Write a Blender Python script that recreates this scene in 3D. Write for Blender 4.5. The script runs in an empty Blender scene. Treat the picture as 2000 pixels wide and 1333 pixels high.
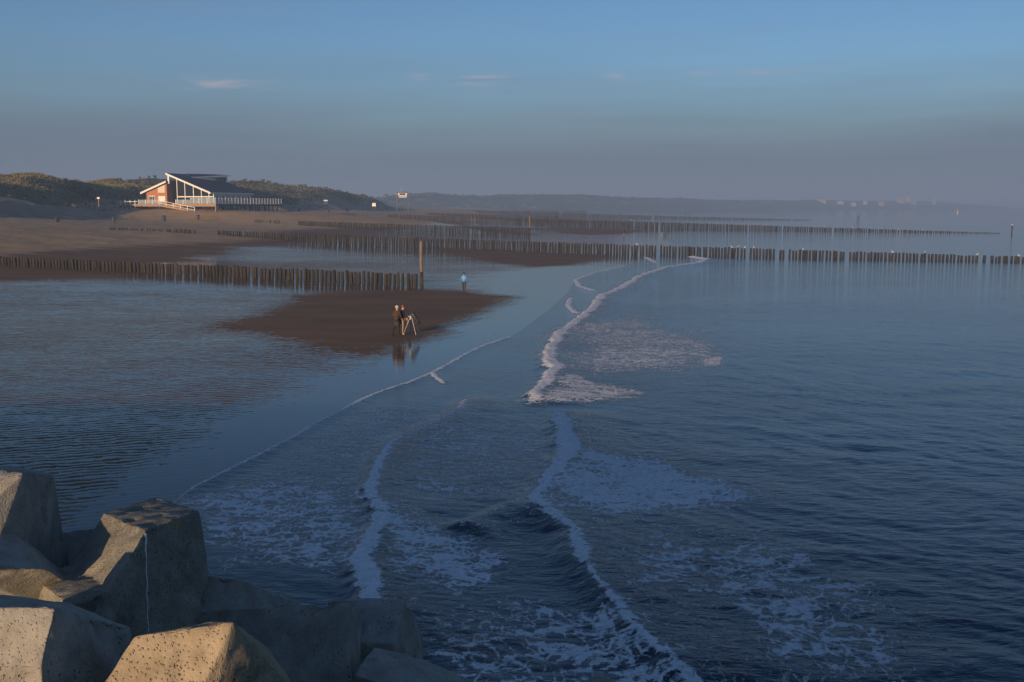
import bpy, bmesh, math, random
import numpy as np
from mathutils import Vector, Matrix, noise as mnoise
R = math.radians
random.seed(7); rng = np.random.default_rng(11)
scene = bpy.context.scene
C = scene.collection

# ------------------------------------------------------------------ camera
CAMH, F, CX, CY, HOR = 7.6, 2000.0, 1000.0, 666.5, 405.0
PITCH = math.atan((CY - HOR) / F)
cam = bpy.data.cameras.new('camera'); cam.lens = 36; cam.sensor_width = 36
cam.clip_start = 0.1; cam.clip_end = 40000
co = bpy.data.objects.new('camera', cam); C.objects.link(co)
co.location = (0, 0, CAMH); co.rotation_euler = (math.pi / 2 - PITCH, 0, 0)
scene.camera = co

# ------------------------------------------------------------------ sky, sun, exposure
SUN_EL = 7.5
TRAVEL = Vector((0.40, 0.917, 0)).normalized()          # the way the light travels
HAZE = 0.00058
SUN_STR, SKY_STR, EXPO = 5.0, 0.061, 0.33
scene.view_settings.view_transform = 'Standard'; scene.view_settings.look = 'None'
scene.view_settings.gamma = 1; scene.view_settings.use_curve_mapping = False
scene.view_settings.exposure = EXPO
cy = scene.cycles
cy.max_bounces = 6; cy.diffuse_bounces = 2; cy.glossy_bounces = 3; cy.transmission_bounces = 4
cy.volume_bounces = 1; cy.transparent_max_bounces = 6; cy.use_denoising = True
cy.caustics_reflective = False; cy.caustics_refractive = False
cy.volume_max_steps = 64

sun = bpy.data.lights.new('sun', 'SUN'); sun.energy = SUN_STR; sun.angle = R(0.5); sun.color = (1.0, 0.69, 0.43)
so = bpy.data.objects.new('sun', sun); C.objects.link(so)
sd = Vector((TRAVEL.x * math.cos(R(SUN_EL)), TRAVEL.y * math.cos(R(SUN_EL)), -math.sin(R(SUN_EL))))
so.rotation_euler = sd.to_track_quat('-Z', 'Y').to_euler(); so.location = (-60, -120, 60)

class NT:
    """tiny node-tree helper"""
    def __init__(s, tree): s.t = tree; s.n = tree.nodes; s.l = tree.links
    def a(s, typ, **kw):
        nd = s.n.new(typ)
        for k, v in kw.items():
            if k in nd.inputs: s.i(nd, k, v)
            else: setattr(nd, k, v)
        return nd
    def i(s, nd, k, v):
        if hasattr(v, 'is_output'): s.l.new(v, nd.inputs[k])
        else: nd.inputs[k].default_value = v
    def math(s, op, a, b=0.0, c=None):
        nd = s.n.new('ShaderNodeMath'); nd.operation = op
        s.i(nd, 0, a); s.i(nd, 1, b)
        if c is not None: s.i(nd, 2, c)
        return nd.outputs[0]
    def ss(s, v, lo, hi, t0=0.0, t1=1.0):
        nd = s.n.new('ShaderNodeMapRange'); nd.interpolation_type = 'SMOOTHSTEP'
        s.i(nd, 0, v); s.i(nd, 1, lo); s.i(nd, 2, hi); s.i(nd, 3, t0); s.i(nd, 4, t1)
        return nd.outputs[0]
    def mix(s, f, a, b):
        nd = s.n.new('ShaderNodeMix'); nd.data_type = 'RGBA'
        s.i(nd, 0, f)
        for k, v in ((6, a), (7, b)):
            if hasattr(v, 'is_output'): s.l.new(v, nd.inputs[k])
            else: nd.inputs[k].default_value = (*v, 1)
        return nd.outputs[2]
    def coords(s, scale=(1, 1, 1), rot=0.0, kind='Object'):
        tc = s.n.new('ShaderNodeTexCoord'); mp = s.n.new('ShaderNodeMapping')
        mp.inputs['Scale'].default_value = scale; mp.inputs['Rotation'].default_value = (0, 0, rot)
        s.l.new(tc.outputs[kind], mp.inputs[0]); return mp.outputs[0]
    def noise(s, vec, scale=1.0, detail=4.0, rough=0.55, dist=0.0):
        nd = s.n.new('ShaderNodeTexNoise'); s.l.new(vec, nd.inputs['Vector'])
        nd.inputs['Scale'].default_value = scale; nd.inputs['Detail'].default_value = detail
        nd.inputs['Roughness'].default_value = rough; nd.inputs['Distortion'].default_value = dist
        return nd.outputs['Fac']
    def voro(s, vec, scale=1.0, feature='F1'):
        nd = s.n.new('ShaderNodeTexVoronoi'); nd.feature = feature
        s.l.new(vec, nd.inputs['Vector']); nd.inputs['Scale'].default_value = scale
        return nd.outputs['Distance']
    def attr(s, name):
        nd = s.n.new('ShaderNodeAttribute'); nd.attribute_name = name; return nd.outputs['Fac']
    def bump(s, h, strength=0.5, dist=0.02, normal=None):
        nd = s.n.new('ShaderNodeBump'); s.i(nd, 'Height', h); s.i(nd, 'Strength', strength); s.i(nd, 'Distance', dist)
        if normal is not None: s.l.new(normal, nd.inputs['Normal'])
        return nd.outputs[0]

w = bpy.data.worlds.new('World'); scene.world = w; w.use_nodes = True
nt = NT(w.node_tree); w.node_tree.nodes.clear()
sky = nt.a('ShaderNodeTexSky', sky_type='NISHITA', sun_disc=False, sun_elevation=R(SUN_EL),
           sun_rotation=math.atan2(-TRAVEL.x, -TRAVEL.y), air_density=1.0, dust_density=0.5, ozone_density=2.4)
tc = nt.a('ShaderNodeTexCoord'); sep = nt.a('ShaderNodeSeparateXYZ'); nt.l.new(tc.outputs['Generated'], sep.inputs[0])
el = sep.outputs[2]
mp = nt.a('ShaderNodeMapping'); mp.inputs['Scale'].default_value = (2.2, 2.2, 26); nt.l.new(tc.outputs['Generated'], mp.inputs[0])
nz = nt.noise(mp.outputs[0], 1.0, 3, 0.5)
edge = nt.math('ADD', el, nt.math('MULTIPLY', nt.math('SUBTRACT', nz, 0.5), 0.075))
bank = nt.ss(edge, 0.035, 0.150, 0.88, 0.0)              # thin grey bank of stratus all along the horizon
wb = nt.a('ShaderNodeVectorMath', operation='MULTIPLY'); nt.l.new(sky.outputs[0], wb.inputs[0]); wb.inputs[1].default_value = (1.0, 1.25, 1.66)
col = nt.mix(bank, wb.outputs[0], (1.58, 2.0, 2.95))
mp2 = nt.a('ShaderNodeMapping'); mp2.inputs['Scale'].default_value = (16, 16, 150); nt.l.new(tc.outputs['Generated'], mp2.inputs[0])
nz2 = nt.noise(mp2.outputs[0], 1.0, 5, 0.6, 0.4)
az = nt.math('ARCTAN2', sep.outputs[0], sep.outputs[1])
wisp = None
for (px, py, sx, sy, k) in ((448, 181, 70, 10, 1.0), (935, 165, 55, 9, 1.15), (1205, 157, 30, 6, .7), (1400, 157, 140, 6, .55), (825, 160, 25, 8, .5)):
    a0 = math.atan((px - CX) / F); e0 = math.sin(math.atan((HOR - py) / F))
    da = nt.math('DIVIDE', nt.math('SUBTRACT', az, a0), sx / F); de = nt.math('DIVIDE', nt.math('SUBTRACT', el, e0), sy / F)
    g = nt.math('MULTIPLY', nt.math('EXPONENT', nt.math('MULTIPLY', nt.math('ADD', nt.math('MULTIPLY', da, da), nt.math('MULTIPLY', de, de)), -1.0)), k)
    wisp = g if wisp is None else nt.math('ADD', wisp, g)
wm = nt.math('MULTIPLY', wisp, nt.ss(nz2, 0.42, 0.66))
mp3 = nt.a('ShaderNodeMapping'); mp3.inputs['Scale'].default_value = (3.0, 3.0, 60); mp3.inputs['Rotation'].default_value = (.02, .015, 0); nt.l.new(tc.outputs['Generated'], mp3.inputs[0])
veil = nt.ss(nt.noise(mp3.outputs[0], 1.0, 5, 0.6, .3), .45, .75, 0, .16)              # thin uneven veil of high cloud
col = nt.mix(veil, col, (3.0, 3.4, 4.2))
col = nt.mix(nt.math('MULTIPLY', wm, 0.85), col, (5.4, 5.3, 6.0))
bg = nt.a('ShaderNodeBackground', Strength=SKY_STR); nt.l.new(col, bg.inputs[0])
ow = nt.a('ShaderNodeOutputWorld'); nt.l.new(bg.outputs[0], ow.inputs[0])

# ------------------------------------------------------------------ helpers
def ray(px, py):
    u = (px - CX) / F; v = -(py - CY) / F
    c, s = math.cos(PITCH), math.sin(PITCH)
    return Vector((u, c + v * s, -s + v * c))
def at(px, py, Y):
    d = ray(px, py); return Vector((0, 0, CAMH)) + d * (Y / d.y)
def at_z(px, py, z=0.0):
    d = ray(px, py); return Vector((0, 0, CAMH)) + d * ((z - CAMH) / d.z)

def _h(ix, iy, iz, seed):
    h = (ix * 374761393 + iy * 668265263 + iz * 2147483647 + seed * 974711) & 0xffffffff
    h = ((h ^ (h >> 13)) * 1274126177) & 0xffffffff
    return ((h ^ (h >> 16)) & 0xffff) / 65535.0
def vnoise(x, y, seed=0, z=None):
    x = np.asarray(x, float); y = np.asarray(y, float)
    ix = np.floor(x).astype(np.int64); iy = np.floor(y).astype(np.int64)
    fx = x - ix; fy = y - iy; fx = fx * fx * (3 - 2 * fx); fy = fy * fy * (3 - 2 * fy)
    def lay(iz):
        a = _h(ix, iy, iz, seed); b = _h(ix + 1, iy, iz, seed); c = _h(ix, iy + 1, iz, seed); d = _h(ix + 1, iy + 1, iz, seed)
        return (a * (1 - fx) + b * fx) * (1 - fy) + (c * (1 - fx) + d * fx) * fy
    if z is None: return lay(np.int64(0))
    z = np.asarray(z, float); iz = np.floor(z).astype(np.int64); fz = z - iz; fz = fz * fz * (3 - 2 * fz)
    return lay(iz) * (1 - fz) + lay(iz + 1) * fz
def fbm(x, y, seed=0, oct=4, z=None):
    t = 0; a = 0.5; f = 1.0
    for k in range(oct):
        t = t + a * vnoise(x * f, y * f, seed + k * 17, None if z is None else z * f); a *= .5; f *= 2.03
    return t / (1 - .5 ** oct)
def sstep(x, a, b):
    t = np.clip((x - a) / (b - a), 0, 1); return t * t * (3 - 2 * t)

def sdist(X, Y, pts):
    """signed distance to a polyline; positive on the right-hand side of its direction"""
    best = np.full(X.shape, 1e9); sg = np.ones(X.shape)
    for (ax, ay), (bx, by) in zip(pts[:-1], pts[1:]):
        dx, dy = bx - ax, by - ay; L = dx * dx + dy * dy + 1e-9
        t = np.clip(((X - ax) * dx + (Y - ay) * dy) / L, 0, 1)
        ex = X - ax - t * dx; ey = Y - ay - t * dy; d = ex * ex + ey * ey
        cr = dx * (Y - ay) - dy * (X - ax)
        m = d < best - 1e-12
        best = np.where(m, d, best); sg = np.where(m, np.where(cr < 0, 1.0, -1.0), sg)
    return np.sqrt(best) * sg
def arcpos(X, Y, pts):
    best = np.full(X.shape, 1e9); arc = np.zeros(X.shape); tot = 0.0
    for (ax, ay), (bx, by) in zip(pts[:-1], pts[1:]):
        dx, dy = bx - ax, by - ay; L = math.hypot(dx, dy) + 1e-9
        t = np.clip(((X - ax) * dx + (Y - ay) * dy) / (L * L), 0, 1); d = (X - ax - t * dx) ** 2 + (Y - ay - t * dy) ** 2
        m = d < best; best = np.where(m, d, best); arc = np.where(m, tot + t * L, arc); tot += L
    return arc, tot
def polymask(X, Y, pts, soft):
    """soft inside mask of a polygon"""
    ins = np.zeros(X.shape, bool); n = len(pts)
    for k in range(n):
        (ax, ay), (bx, by) = pts[k], pts[(k + 1) % n]
        if ay == by: continue
        c = ((ay > Y) != (by > Y)) & (X < (bx - ax) * (Y - ay) / (by - ay) + ax); ins ^= c
    d = np.abs(sdist(X, Y, list(pts) + [pts[0]]))
    return sstep(np.where(ins, d, -d), -soft, soft)
def P2(lst, z=0.0): return [tuple(at_z(a, b, z)[:2]) for a, b in lst]

def link(name, me, mat=None, parent=None):
    o = bpy.data.objects.new(name, me); C.objects.link(o)
    if mat is not None and not me.materials: me.materials.append(mat)
    if parent is not None: o.parent = parent
    return o
def tag(o, label, cat, group=None):
    o['label'] = label; o['category'] = cat
    if group: o['group'] = group
    return o
def thing(name, label, cat, loc=(0, 0, 0), rz=0.0, group=None):
    o = bpy.data.objects.new(name, None); C.objects.link(o); o.location = loc; o.rotation_euler = (0, 0, rz)
    o.empty_display_size = 0.2
    return tag(o, label, cat, group)
def copy_tree(o, parent=None):
    c = o.copy(); C.objects.link(c); c.parent = parent
    for ch in list(o.children): copy_tree(ch, c)
    return c
class MB:
    def __init__(s): s.v = []; s.f = []
    def add(s, vs, fs):
        b = len(s.v); s.v += [tuple(p) for p in vs]; s.f += [tuple(i + b for i in f) for f in fs]; return s
    def box(s, x0, x1, y0, y1, z0, z1):
        return s.add([(x0, y0, z0), (x1, y0, z0), (x1, y1, z0), (x0, y1, z0), (x0, y0, z1), (x1, y0, z1), (x1, y1, z1), (x0, y1, z1)],
                     [(0, 3, 2, 1), (4, 5, 6, 7), (0, 1, 5, 4), (1, 2, 6, 5), (2, 3, 7, 6), (3, 0, 4, 7)])
    def prism(s, base, top):
        n = len(base)
        return s.add(list(base) + list(top), [tuple(range(n))[::-1], tuple(range(n, 2 * n))] + [(k, (k + 1) % n, n + (k + 1) % n, n + k) for k in range(n)])
    def tube(s, pts, rad, n=8):
        pts = [Vector(p) for p in pts]; rad = rad if hasattr(rad, '__len__') else [rad] * len(pts)
        b = len(s.v)
        for k, p in enumerate(pts):
            d = (pts[min(k + 1, len(pts) - 1)] - pts[max(k - 1, 0)]).normalized()
            up = Vector((0, 0, 1)) if abs(d.z) < .9 else Vector((1, 0, 0))
            a = d.cross(up).normalized(); c = a.cross(d)
            for j in range(n):
                t = 2 * math.pi * j / n; s.v.append(tuple(p + (a * math.cos(t) + c * math.sin(t)) * rad[k]))
        for k in range(len(pts) - 1):
            for j in range(n):
                q = (j + 1) % n; s.f.append((b + k * n + j, b + (k + 1) * n + j, b + (k + 1) * n + q, b + k * n + q))
        s.f.append(tuple(b + j for j in range(n))); s.f.append(tuple(b + (len(pts) - 1) * n + j for j in range(n))[::-1])
        return s
    def mesh(s, name, smooth=False):
        me = bpy.data.meshes.new(name); me.from_pydata(s.v, [], s.f)
        bm = bmesh.new(); bm.from_mesh(me); bmesh.ops.recalc_face_normals(bm, faces=bm.faces); bm.to_mesh(me); bm.free()
        if smooth: me.polygons.foreach_set('use_smooth', [True] * len(me.polygons))
        return me
    def build(s, name, mat, parent=None, smooth=False):
        return link(name, s.mesh(name, smooth), mat, parent)
def grid_mesh(name, X, Y, Z, attrs=None, smooth=True):
    r, c = X.shape; me = bpy.data.meshes.new(name)
    me.vertices.add(r * c); me.vertices.foreach_set('co', np.stack([X, Y, Z], -1).astype(np.float32).ravel())
    i = (np.arange(r - 1)[:, None] * c + np.arange(c - 1)[None]).ravel()
    q = np.stack([i, i + 1, i + c + 1, i + c], -1).astype(np.int32)
    n = len(q); me.loops.add(n * 4); me.loops.foreach_set('vertex_index', q.ravel())
    me.polygons.add(n); me.polygons.foreach_set('loop_start', np.arange(n, dtype=np.int32) * 4)
    if smooth: me.polygons.foreach_set('use_smooth', np.ones(n, bool))
    for k, v in (attrs or {}).items():
        at_ = me.attributes.new(k, 'FLOAT', 'POINT'); at_.data.foreach_set('value', v.astype(np.float32).ravel())
    me.update(); me.validate(); return me

def material(name):
    m = bpy.data.materials.new(name); m.use_nodes = True; m.node_tree.nodes.clear()
    n = NT(m.node_tree); b = n.a('ShaderNodeBsdfPrincipled'); o = n.a('ShaderNodeOutputMaterial')
    n.l.new(b.outputs[0], o.inputs[0]); return m, n, b
def simple(name, col, rough=0.7, var=0.25, scale=3.0, bump=0.0, metal=0.0, sc3=(1, 1, 1)):
    m, n, b = material(name)
    v = n.noise(n.coords(sc3), scale, 5, 0.6)
    c = n.mix(n.ss(v, 0.25, 0.75), tuple(x * (1 - var) for x in col), tuple(min(1, x * (1 + var)) for x in col))
    n.l.new(c, b.inputs['Base Color']); b.inputs['Roughness'].default_value = rough; b.inputs['Metallic'].default_value = metal
    if bump: n.l.new(n.bump(v, bump, 0.02), b.inputs['Normal'])
    return m

# ------------------------------------------------------------------ ground heights
SWASH_PX = [(250, 1040), (330, 985), (380, 952), (440, 921), (490, 896), (530, 876), (570, 855), (610, 830), (650, 810), (700, 783),
            (740, 766), (800, 746), (845, 727), (900, 697), (940, 676), (1010, 652), (1075, 603), (1110, 572), (1122, 548), (1160, 532), (1225, 518), (1262, 502)]
SWASH = [(-60, -30), (-30, 0), (-14, 13)] + P2(SWASH_PX) + [(27, 190), (32, 203), (38, 260), (52, 330), (60, 362), (66, 450), (69, 560), (76, 900), (90, 1500)]
TP = np.array([(-8.7, 94, .03), (-8, 60, .14), (-25, 60, .06), (-15, 40, .04), (-30, 45, .10), (-45, 60, .3), (-30, 80, .12), (-57, 114, .95), (-40, 107, .70), (-24, 100.5, .45), (-16, 97.5, .25),
    (-75, 90, 1.9), (-60, 40, 1.2), (-90, 120, 3.4), (2.7, 175, .05), (-20, 184, .4), (-40, 192, 1.2), (-57, 200, 2.1), (-70, 205, 2.6), (-83, 211, 3.0), (-30, 140, .25),
    (-50, 150, 1.0), (-65, 155, 2.0), (-80, 160, 3.2), (-95, 170, 4.2), (-101, 230, 4.3), (-99, 316, 4.2), (-96, 360, 4.5), (-83, 400, 5.0), (-82, 455, 5.2),
    (-74, 500, 5.4), (-70, 437, 4.8), (-80, 600, 5.5), (-94, 328, 6.2), (-104, 326, 6.4), (-84, 371, 5.9), (-90, 348, 6.1), (-112, 345, 6.8), (-118, 326, 6.4), (-62, 300, 2.3), (-35, 292, 1.0),
    (-15, 284, .3), (4.8, 276, .03), (0, 230, .05), (-45, 420, 2.8), (-20, 400, .9), (15, 420, .1), (-40, 600, 3.0), (0, 600, .6), (30, 650, .1), (-30, 900, 3.5), (40, 900, .3),
    (-110, 60, 4.5), (-120, 0, 5.0), (-70, -20, 2.5), (-40, 10, .6), (-60, 900, 5.5), (-20, 1300, 4), (60, 1300, .3), (-60, 1300, 6)], float)
def _tps(r2): return np.where(r2 > 0, r2 * np.log(r2 + 1e-12) * .5, 0)
_n = len(TP); _S = 100.0
_p = TP[:, :2] / _S
_K = _tps(((_p[:, None] - _p[None]) ** 2).sum(-1)) + np.eye(_n) * 2e-3
_Pm = np.c_[np.ones(_n), _p]
_A = np.block([[_K, _Pm], [_Pm.T, np.zeros((3, 3))]])
_W = np.linalg.solve(_A, np.r_[TP[:, 2], np.zeros(3)])
def tps(X, Y):
    x = np.asarray(X, float) / _S; y = np.asarray(Y, float) / _S
    t = _W[_n] + _W[_n + 1] * x + _W[_n + 2] * y
    for k in range(_n): t = t + _W[k] * _tps((x - _p[k, 0]) ** 2 + (y - _p[k, 1]) ** 2)
    return np.clip(t, 0.0, 7.2)
FOOT = np.array([(-400, -130), (0, -124), (120, -121), (200, -119), (300, -117), (335, -121), (372, -112), (420, -100), (480, -93), (560, -82), (640, -74), (720, -72), (900, -80)], float)
def foot(Y): return np.interp(Y, FOOT[:, 0], FOOT[:, 1])
def ground(X, Y, sw=None):
    X = np.asarray(X, float); Y = np.asarray(Y, float)
    s = sdist(X, Y, SWASH) if sw is None else sw
    land = tps(X, Y) * sstep(-s, 0, 14) + .012 * np.clip(-s, 0, 8)
    z = np.where(s > 0, np.maximum(-.035 * s, -2.5), land)
    f = foot(Y)
    z = np.where(X < f - 6, np.minimum(z, 5.6), z)
    return z
def gz(x, y): return float(ground(np.array([x]), np.array([y]))[0])
def at_ground(px, py):
    z = 0.0
    for k in range(40):
        p = at_z(px, py, z); z = .6 * z + .4 * gz(p.x, p.y)
    p = at_z(px, py, z); return p

# ------------------------------------------------------------------ surface materials
def m_beach():
    m, n, b = material('beach_sand')
    wet = n.attr('wet'); dry = n.attr('dry')
    wv_ = n.a('ShaderNodeTexWave', wave_type='BANDS', bands_direction='Y', wave_profile='SIN'); n.l.new(n.coords((1, 1, 1), R(-22)), wv_.inputs['Vector'])
    for k_, q_ in (('Scale', .85), ('Distortion', 7.0), ('Detail', 3.0), ('Detail Scale', .9), ('Detail Roughness', .6)): wv_.inputs[k_].default_value = q_
    rip = n.math('ADD', n.math('MULTIPLY', n.noise(n.coords((1.3, 4.6, 1), R(-24)), 1.6, 4, 0.55, 0.6), .75), n.math('MULTIPLY', n.math('SUBTRACT', wv_.outputs['Fac'], .1), .42))
    rip2 = n.noise(n.coords((0.5, 2.2, 1), R(-12)), 1.0, 6, 0.65, 0.8)
    big = n.noise(n.coords((0.05, 0.16, 1), R(-14)), 1.0, 4, 0.55)
    v = n.math('ADD', wet, n.math('MULTIPLY', n.math('SUBTRACT', rip, .5), 1.5))
    v = n.math('ADD', v, n.math('MULTIPLY', n.math('SUBTRACT', rip2, .5), 1.3))
    v = n.math('ADD', v, n.math('MULTIPLY', n.math('SUBTRACT', big, .5), .9))
    film = n.ss(v, .46, .60)
    fine = n.noise(n.coords(), 9.0, 6, 0.7); tone = n.noise(n.coords((.12, .4, 1), R(-15)), 1.0, 5, 0.6)
    foots = n.noise(n.coords((1, 1, 1)), 1.1, 3, .6)
    damp = n.mix(n.ss(tone, .3, .7), (.165, .097, .048), (.225, .136, .070))
    dryc = n.mix(n.ss(tone, .3, .7), (.38, .25, .125), (.50, .34, .185))
    dm = n.ss(n.math('ADD', dry, n.math('MULTIPLY', n.math('SUBTRACT', tone, .5), .7)), .3, .7)
    c = n.mix(dm, damp, dryc)
    c = n.mix(n.math('MULTIPLY', film, .85), c, (.030, .027, .024))
    n.l.new(c, b.inputs['Base Color'])
    rg = n.ss(film, 0, 1, .62, .045); n.l.new(rg, b.inputs['Roughness'])
    b.inputs['IOR'].default_value = 1.33; n.l.new(n.ss(film, 0, 1, .06, .5), b.inputs['Specular IOR Level'])
    h = n.math('ADD', n.math('MULTIPLY', rip, n.ss(wet, .0, .5, .35, 1.0)), n.math('MULTIPLY', fine, .18))
    h = n.math('ADD', h, n.math('MULTIPLY', n.math('MULTIPLY', foots, dm), 1.6))
    bs = n.ss(film, 0, 1, .55, .06)
    n.l.new(n.bump(h, bs, .05), b.inputs['Normal'])
    return m
def m_sea():
    m, n, b = material('sea_water')
    foam = n.attr('foam'); chop = n.attr('chop')
    warp = n.a('ShaderNodeVectorMath', operation='MULTIPLY_ADD')
    wn = n.a('ShaderNodeTexNoise'); wn.inputs['Scale'].default_value = .9; wn.inputs['Detail'].default_value = 4
    base = n.coords((1, .8, 1)); n.l.new(base, wn.inputs['Vector'])
    n.l.new(wn.outputs['Color'], warp.inputs[0]); warp.inputs[1].default_value = (1.3, 1.3, 0); n.l.new(base, warp.inputs[2])
    wv = warp.outputs[0]
    e1 = n.voro(wv, 3.4, 'DISTANCE_TO_EDGE'); e2 = n.voro(wv, 10.0, 'DISTANCE_TO_EDGE')
    pn = n.noise(n.coords((.9, 2.3, 1), R(8)), 1.2, 8, .70, .6)
    fn = n.noise(n.coords((1, 1, 1)), 9.0, 5, .7)
    lace = n.math('ADD', n.math('MULTIPLY', n.ss(e1, .0, .2, 1, 0), .31), n.math('MULTIPLY', n.ss(e2, .0, .13, 1, 0), .16))
    lace = n.math('ADD', lace, n.math('MULTIPLY', n.math('ADD', n.math('SUBTRACT', pn, .5), .045), 2.1))
    lace = n.math('ADD', lace, n.math('MULTIPLY', n.math('SUBTRACT', fn, .5), .75))
    fm = n.ss(n.math('ADD', lace, n.math('MINIMUM', n.math('MULTIPLY', foam, 1.1), .84)), .58, .88)
    fm = n.math('MULTIPLY', fm, n.ss(foam, .02, .15))
    c = n.mix(n.attr('shallow'), (.003, .024, .046), (.018, .033, .042))
    c = n.mix(n.math('MULTIPLY', fm, .92), c, n.mix(n.ss(fn, .3, .7), (.62, .64, .66), (.92, .92, .92)))
    n.l.new(c, b.inputs['Base Color']); n.l.new(n.ss(fm, 0, 1, .055, .7), b.inputs['Roughness'])
    b.inputs['IOR'].default_value = 1.33
    r1 = n.noise(n.coords((.55, 1.15, 1), R(10)), 3.2, 5, .6, .3); r2 = n.noise(n.coords((.5, 1, 1), R(-6)), 7.5, 4, .6)
    h = n.math('ADD', r1, n.math('MULTIPLY', r2, .3)); h = n.math('ADD', h, n.math('MULTIPLY', fm, n.math('MULTIPLY', fn, 1.6)))
    n.l.new(n.bump(h, n.ss(n.math('MULTIPLY', chop, n.ss(n.noise(n.coords((.03, .09, 1), R(10)), 1.0, 3, .5), .3, .7, .55, 1.25)), 0, 1, .27, .85), .065), b.inputs['Normal'])
    return m
def m_dune():
    m, n, b = material('dune_grass')
    g = n.attr('grass'); dk = n.attr('shrub')
    v = n.noise(n.coords((1, 1, .6)), .55, 6, .65); v2 = n.noise(n.coords(), .13, 4, .6)
    gr = n.mix(n.ss(v, .3, .7), (.05, .056, .022), (.22, .175, .07))
    gr = n.mix(n.ss(n.math('ADD', dk, n.math('MULTIPLY', n.math('SUBTRACT', v2, .5), .8)), .56, .74), gr, (.03, .04, .017))
    sand = n.mix(n.ss(v2, .3, .7), (.26, .195, .135), (.35, .265, .18))
    c = n.mix(n.ss(n.math('ADD', g, n.math('MULTIPLY', n.math('SUBTRACT', v, .5), .9)), .35, .6), sand, gr)
    n.l.new(c, b.inputs['Base Color']); b.inputs['Roughness'].default_value = .9; b.inputs['Specular IOR Level'].default_value = .15
    n.l.new(n.bump(v, .5, .3), b.inputs['Normal']); return m
M_BEACH, M_SEA, M_DUNE = m_beach(), m_sea(), m_dune()

# ------------------------------------------------------------------ beach sheet
def fan(Ys, txs, off=8.0):
    Yg, Tg = np.meshgrid(Ys, txs, indexing='ij'); return Tg * (Yg + off), Yg
Yb = np.r_[np.linspace(-40, 7, 12), np.exp(np.linspace(math.log(8), math.log(700), 440)), np.linspace(730, 1500, 20)]
tb = np.r_[np.linspace(-9, -.64, 46), np.linspace(-.62, .30, 440), np.linspace(.32, 1.6, 30)]
X, Y = fan(np.maximum(Yb, -1e9), tb); X = np.where(Y < 8, tb[None, :] * 16, X)
S = sdist(X, Y, SWASH); Z = ground(X, Y, S)
DRY = [P2(p, .12) for p in (
    [(455, 640), (540, 605), (630, 573), (760, 569), (822, 567), (905, 568), (1005, 577), (985, 590), (905, 622), (862, 648), (800, 672), (745, 690), (680, 692), (600, 680), (520, 657)],
    [(830, 488), (1000, 491), (1200, 499), (1185, 507), (1120, 518), (1040, 521), (960, 512), (900, 500)],
    [(1080, 444), (1260, 450), (1215, 457), (1150, 459), (1100, 455)],
    [(880, 448), (1000, 452), (1040, 458), (960, 456)],
    [(1060, 437), (1150, 437), (1130, 432), (1050, 431)])]
UPPER = [at_ground(a, b) for a, b in ((-260, 585), (-60, 548), (60, 545), (150, 541), (235, 531), (285, 514), (340, 504), (430, 491), (520, 478), (600, 470), (660, 462), (720, 455), (760, 450))]
UPPER = [(p.x, p.y) for p in UPPER] + [(-32, 330), (-20, 420), (-12, 600), (-10, 1500)]
su = sdist(X, Y, UPPER)                                     # positive = seaward of the upper dry beach
wet = sstep(su + (vnoise(X * .12, Y * .12, 5) - .5) * 6, -5, 7)
for k, p in enumerate(DRY):
    wj = (vnoise(X * .35, Y * .2, 40 + k) - .5) * 1.6
    wet = wet * (1 - polymask(X + wj, Y + wj, p, 2.6 if k == 0 else 4.0))
bw_ = 1.5 + .11 * np.clip(Y - 22, 0, 80); film_band = sstep(S, -bw_ * 1.5, -bw_ * .4)                                # swash zone, always wet
wet = -.2 + wet * .77 + .55 * film_band * wet
dry = sstep(Z, .8, 2.5)
Z = Z + np.where(Z > 2, (fbm(X * .25, Y * .25, 3, 3) - .5) * .35 * dry, 0)
f = foot(Y); Z = np.where(X < f - 9, Z - 1.2, Z)
Z = np.where((Y < 16), np.minimum(Z, .0), Z)
o = link('beach', grid_mesh('beach', X, Y, Z, {'wet': wet, 'dry': dry}), M_BEACH); o['kind'] = 'structure'

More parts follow.
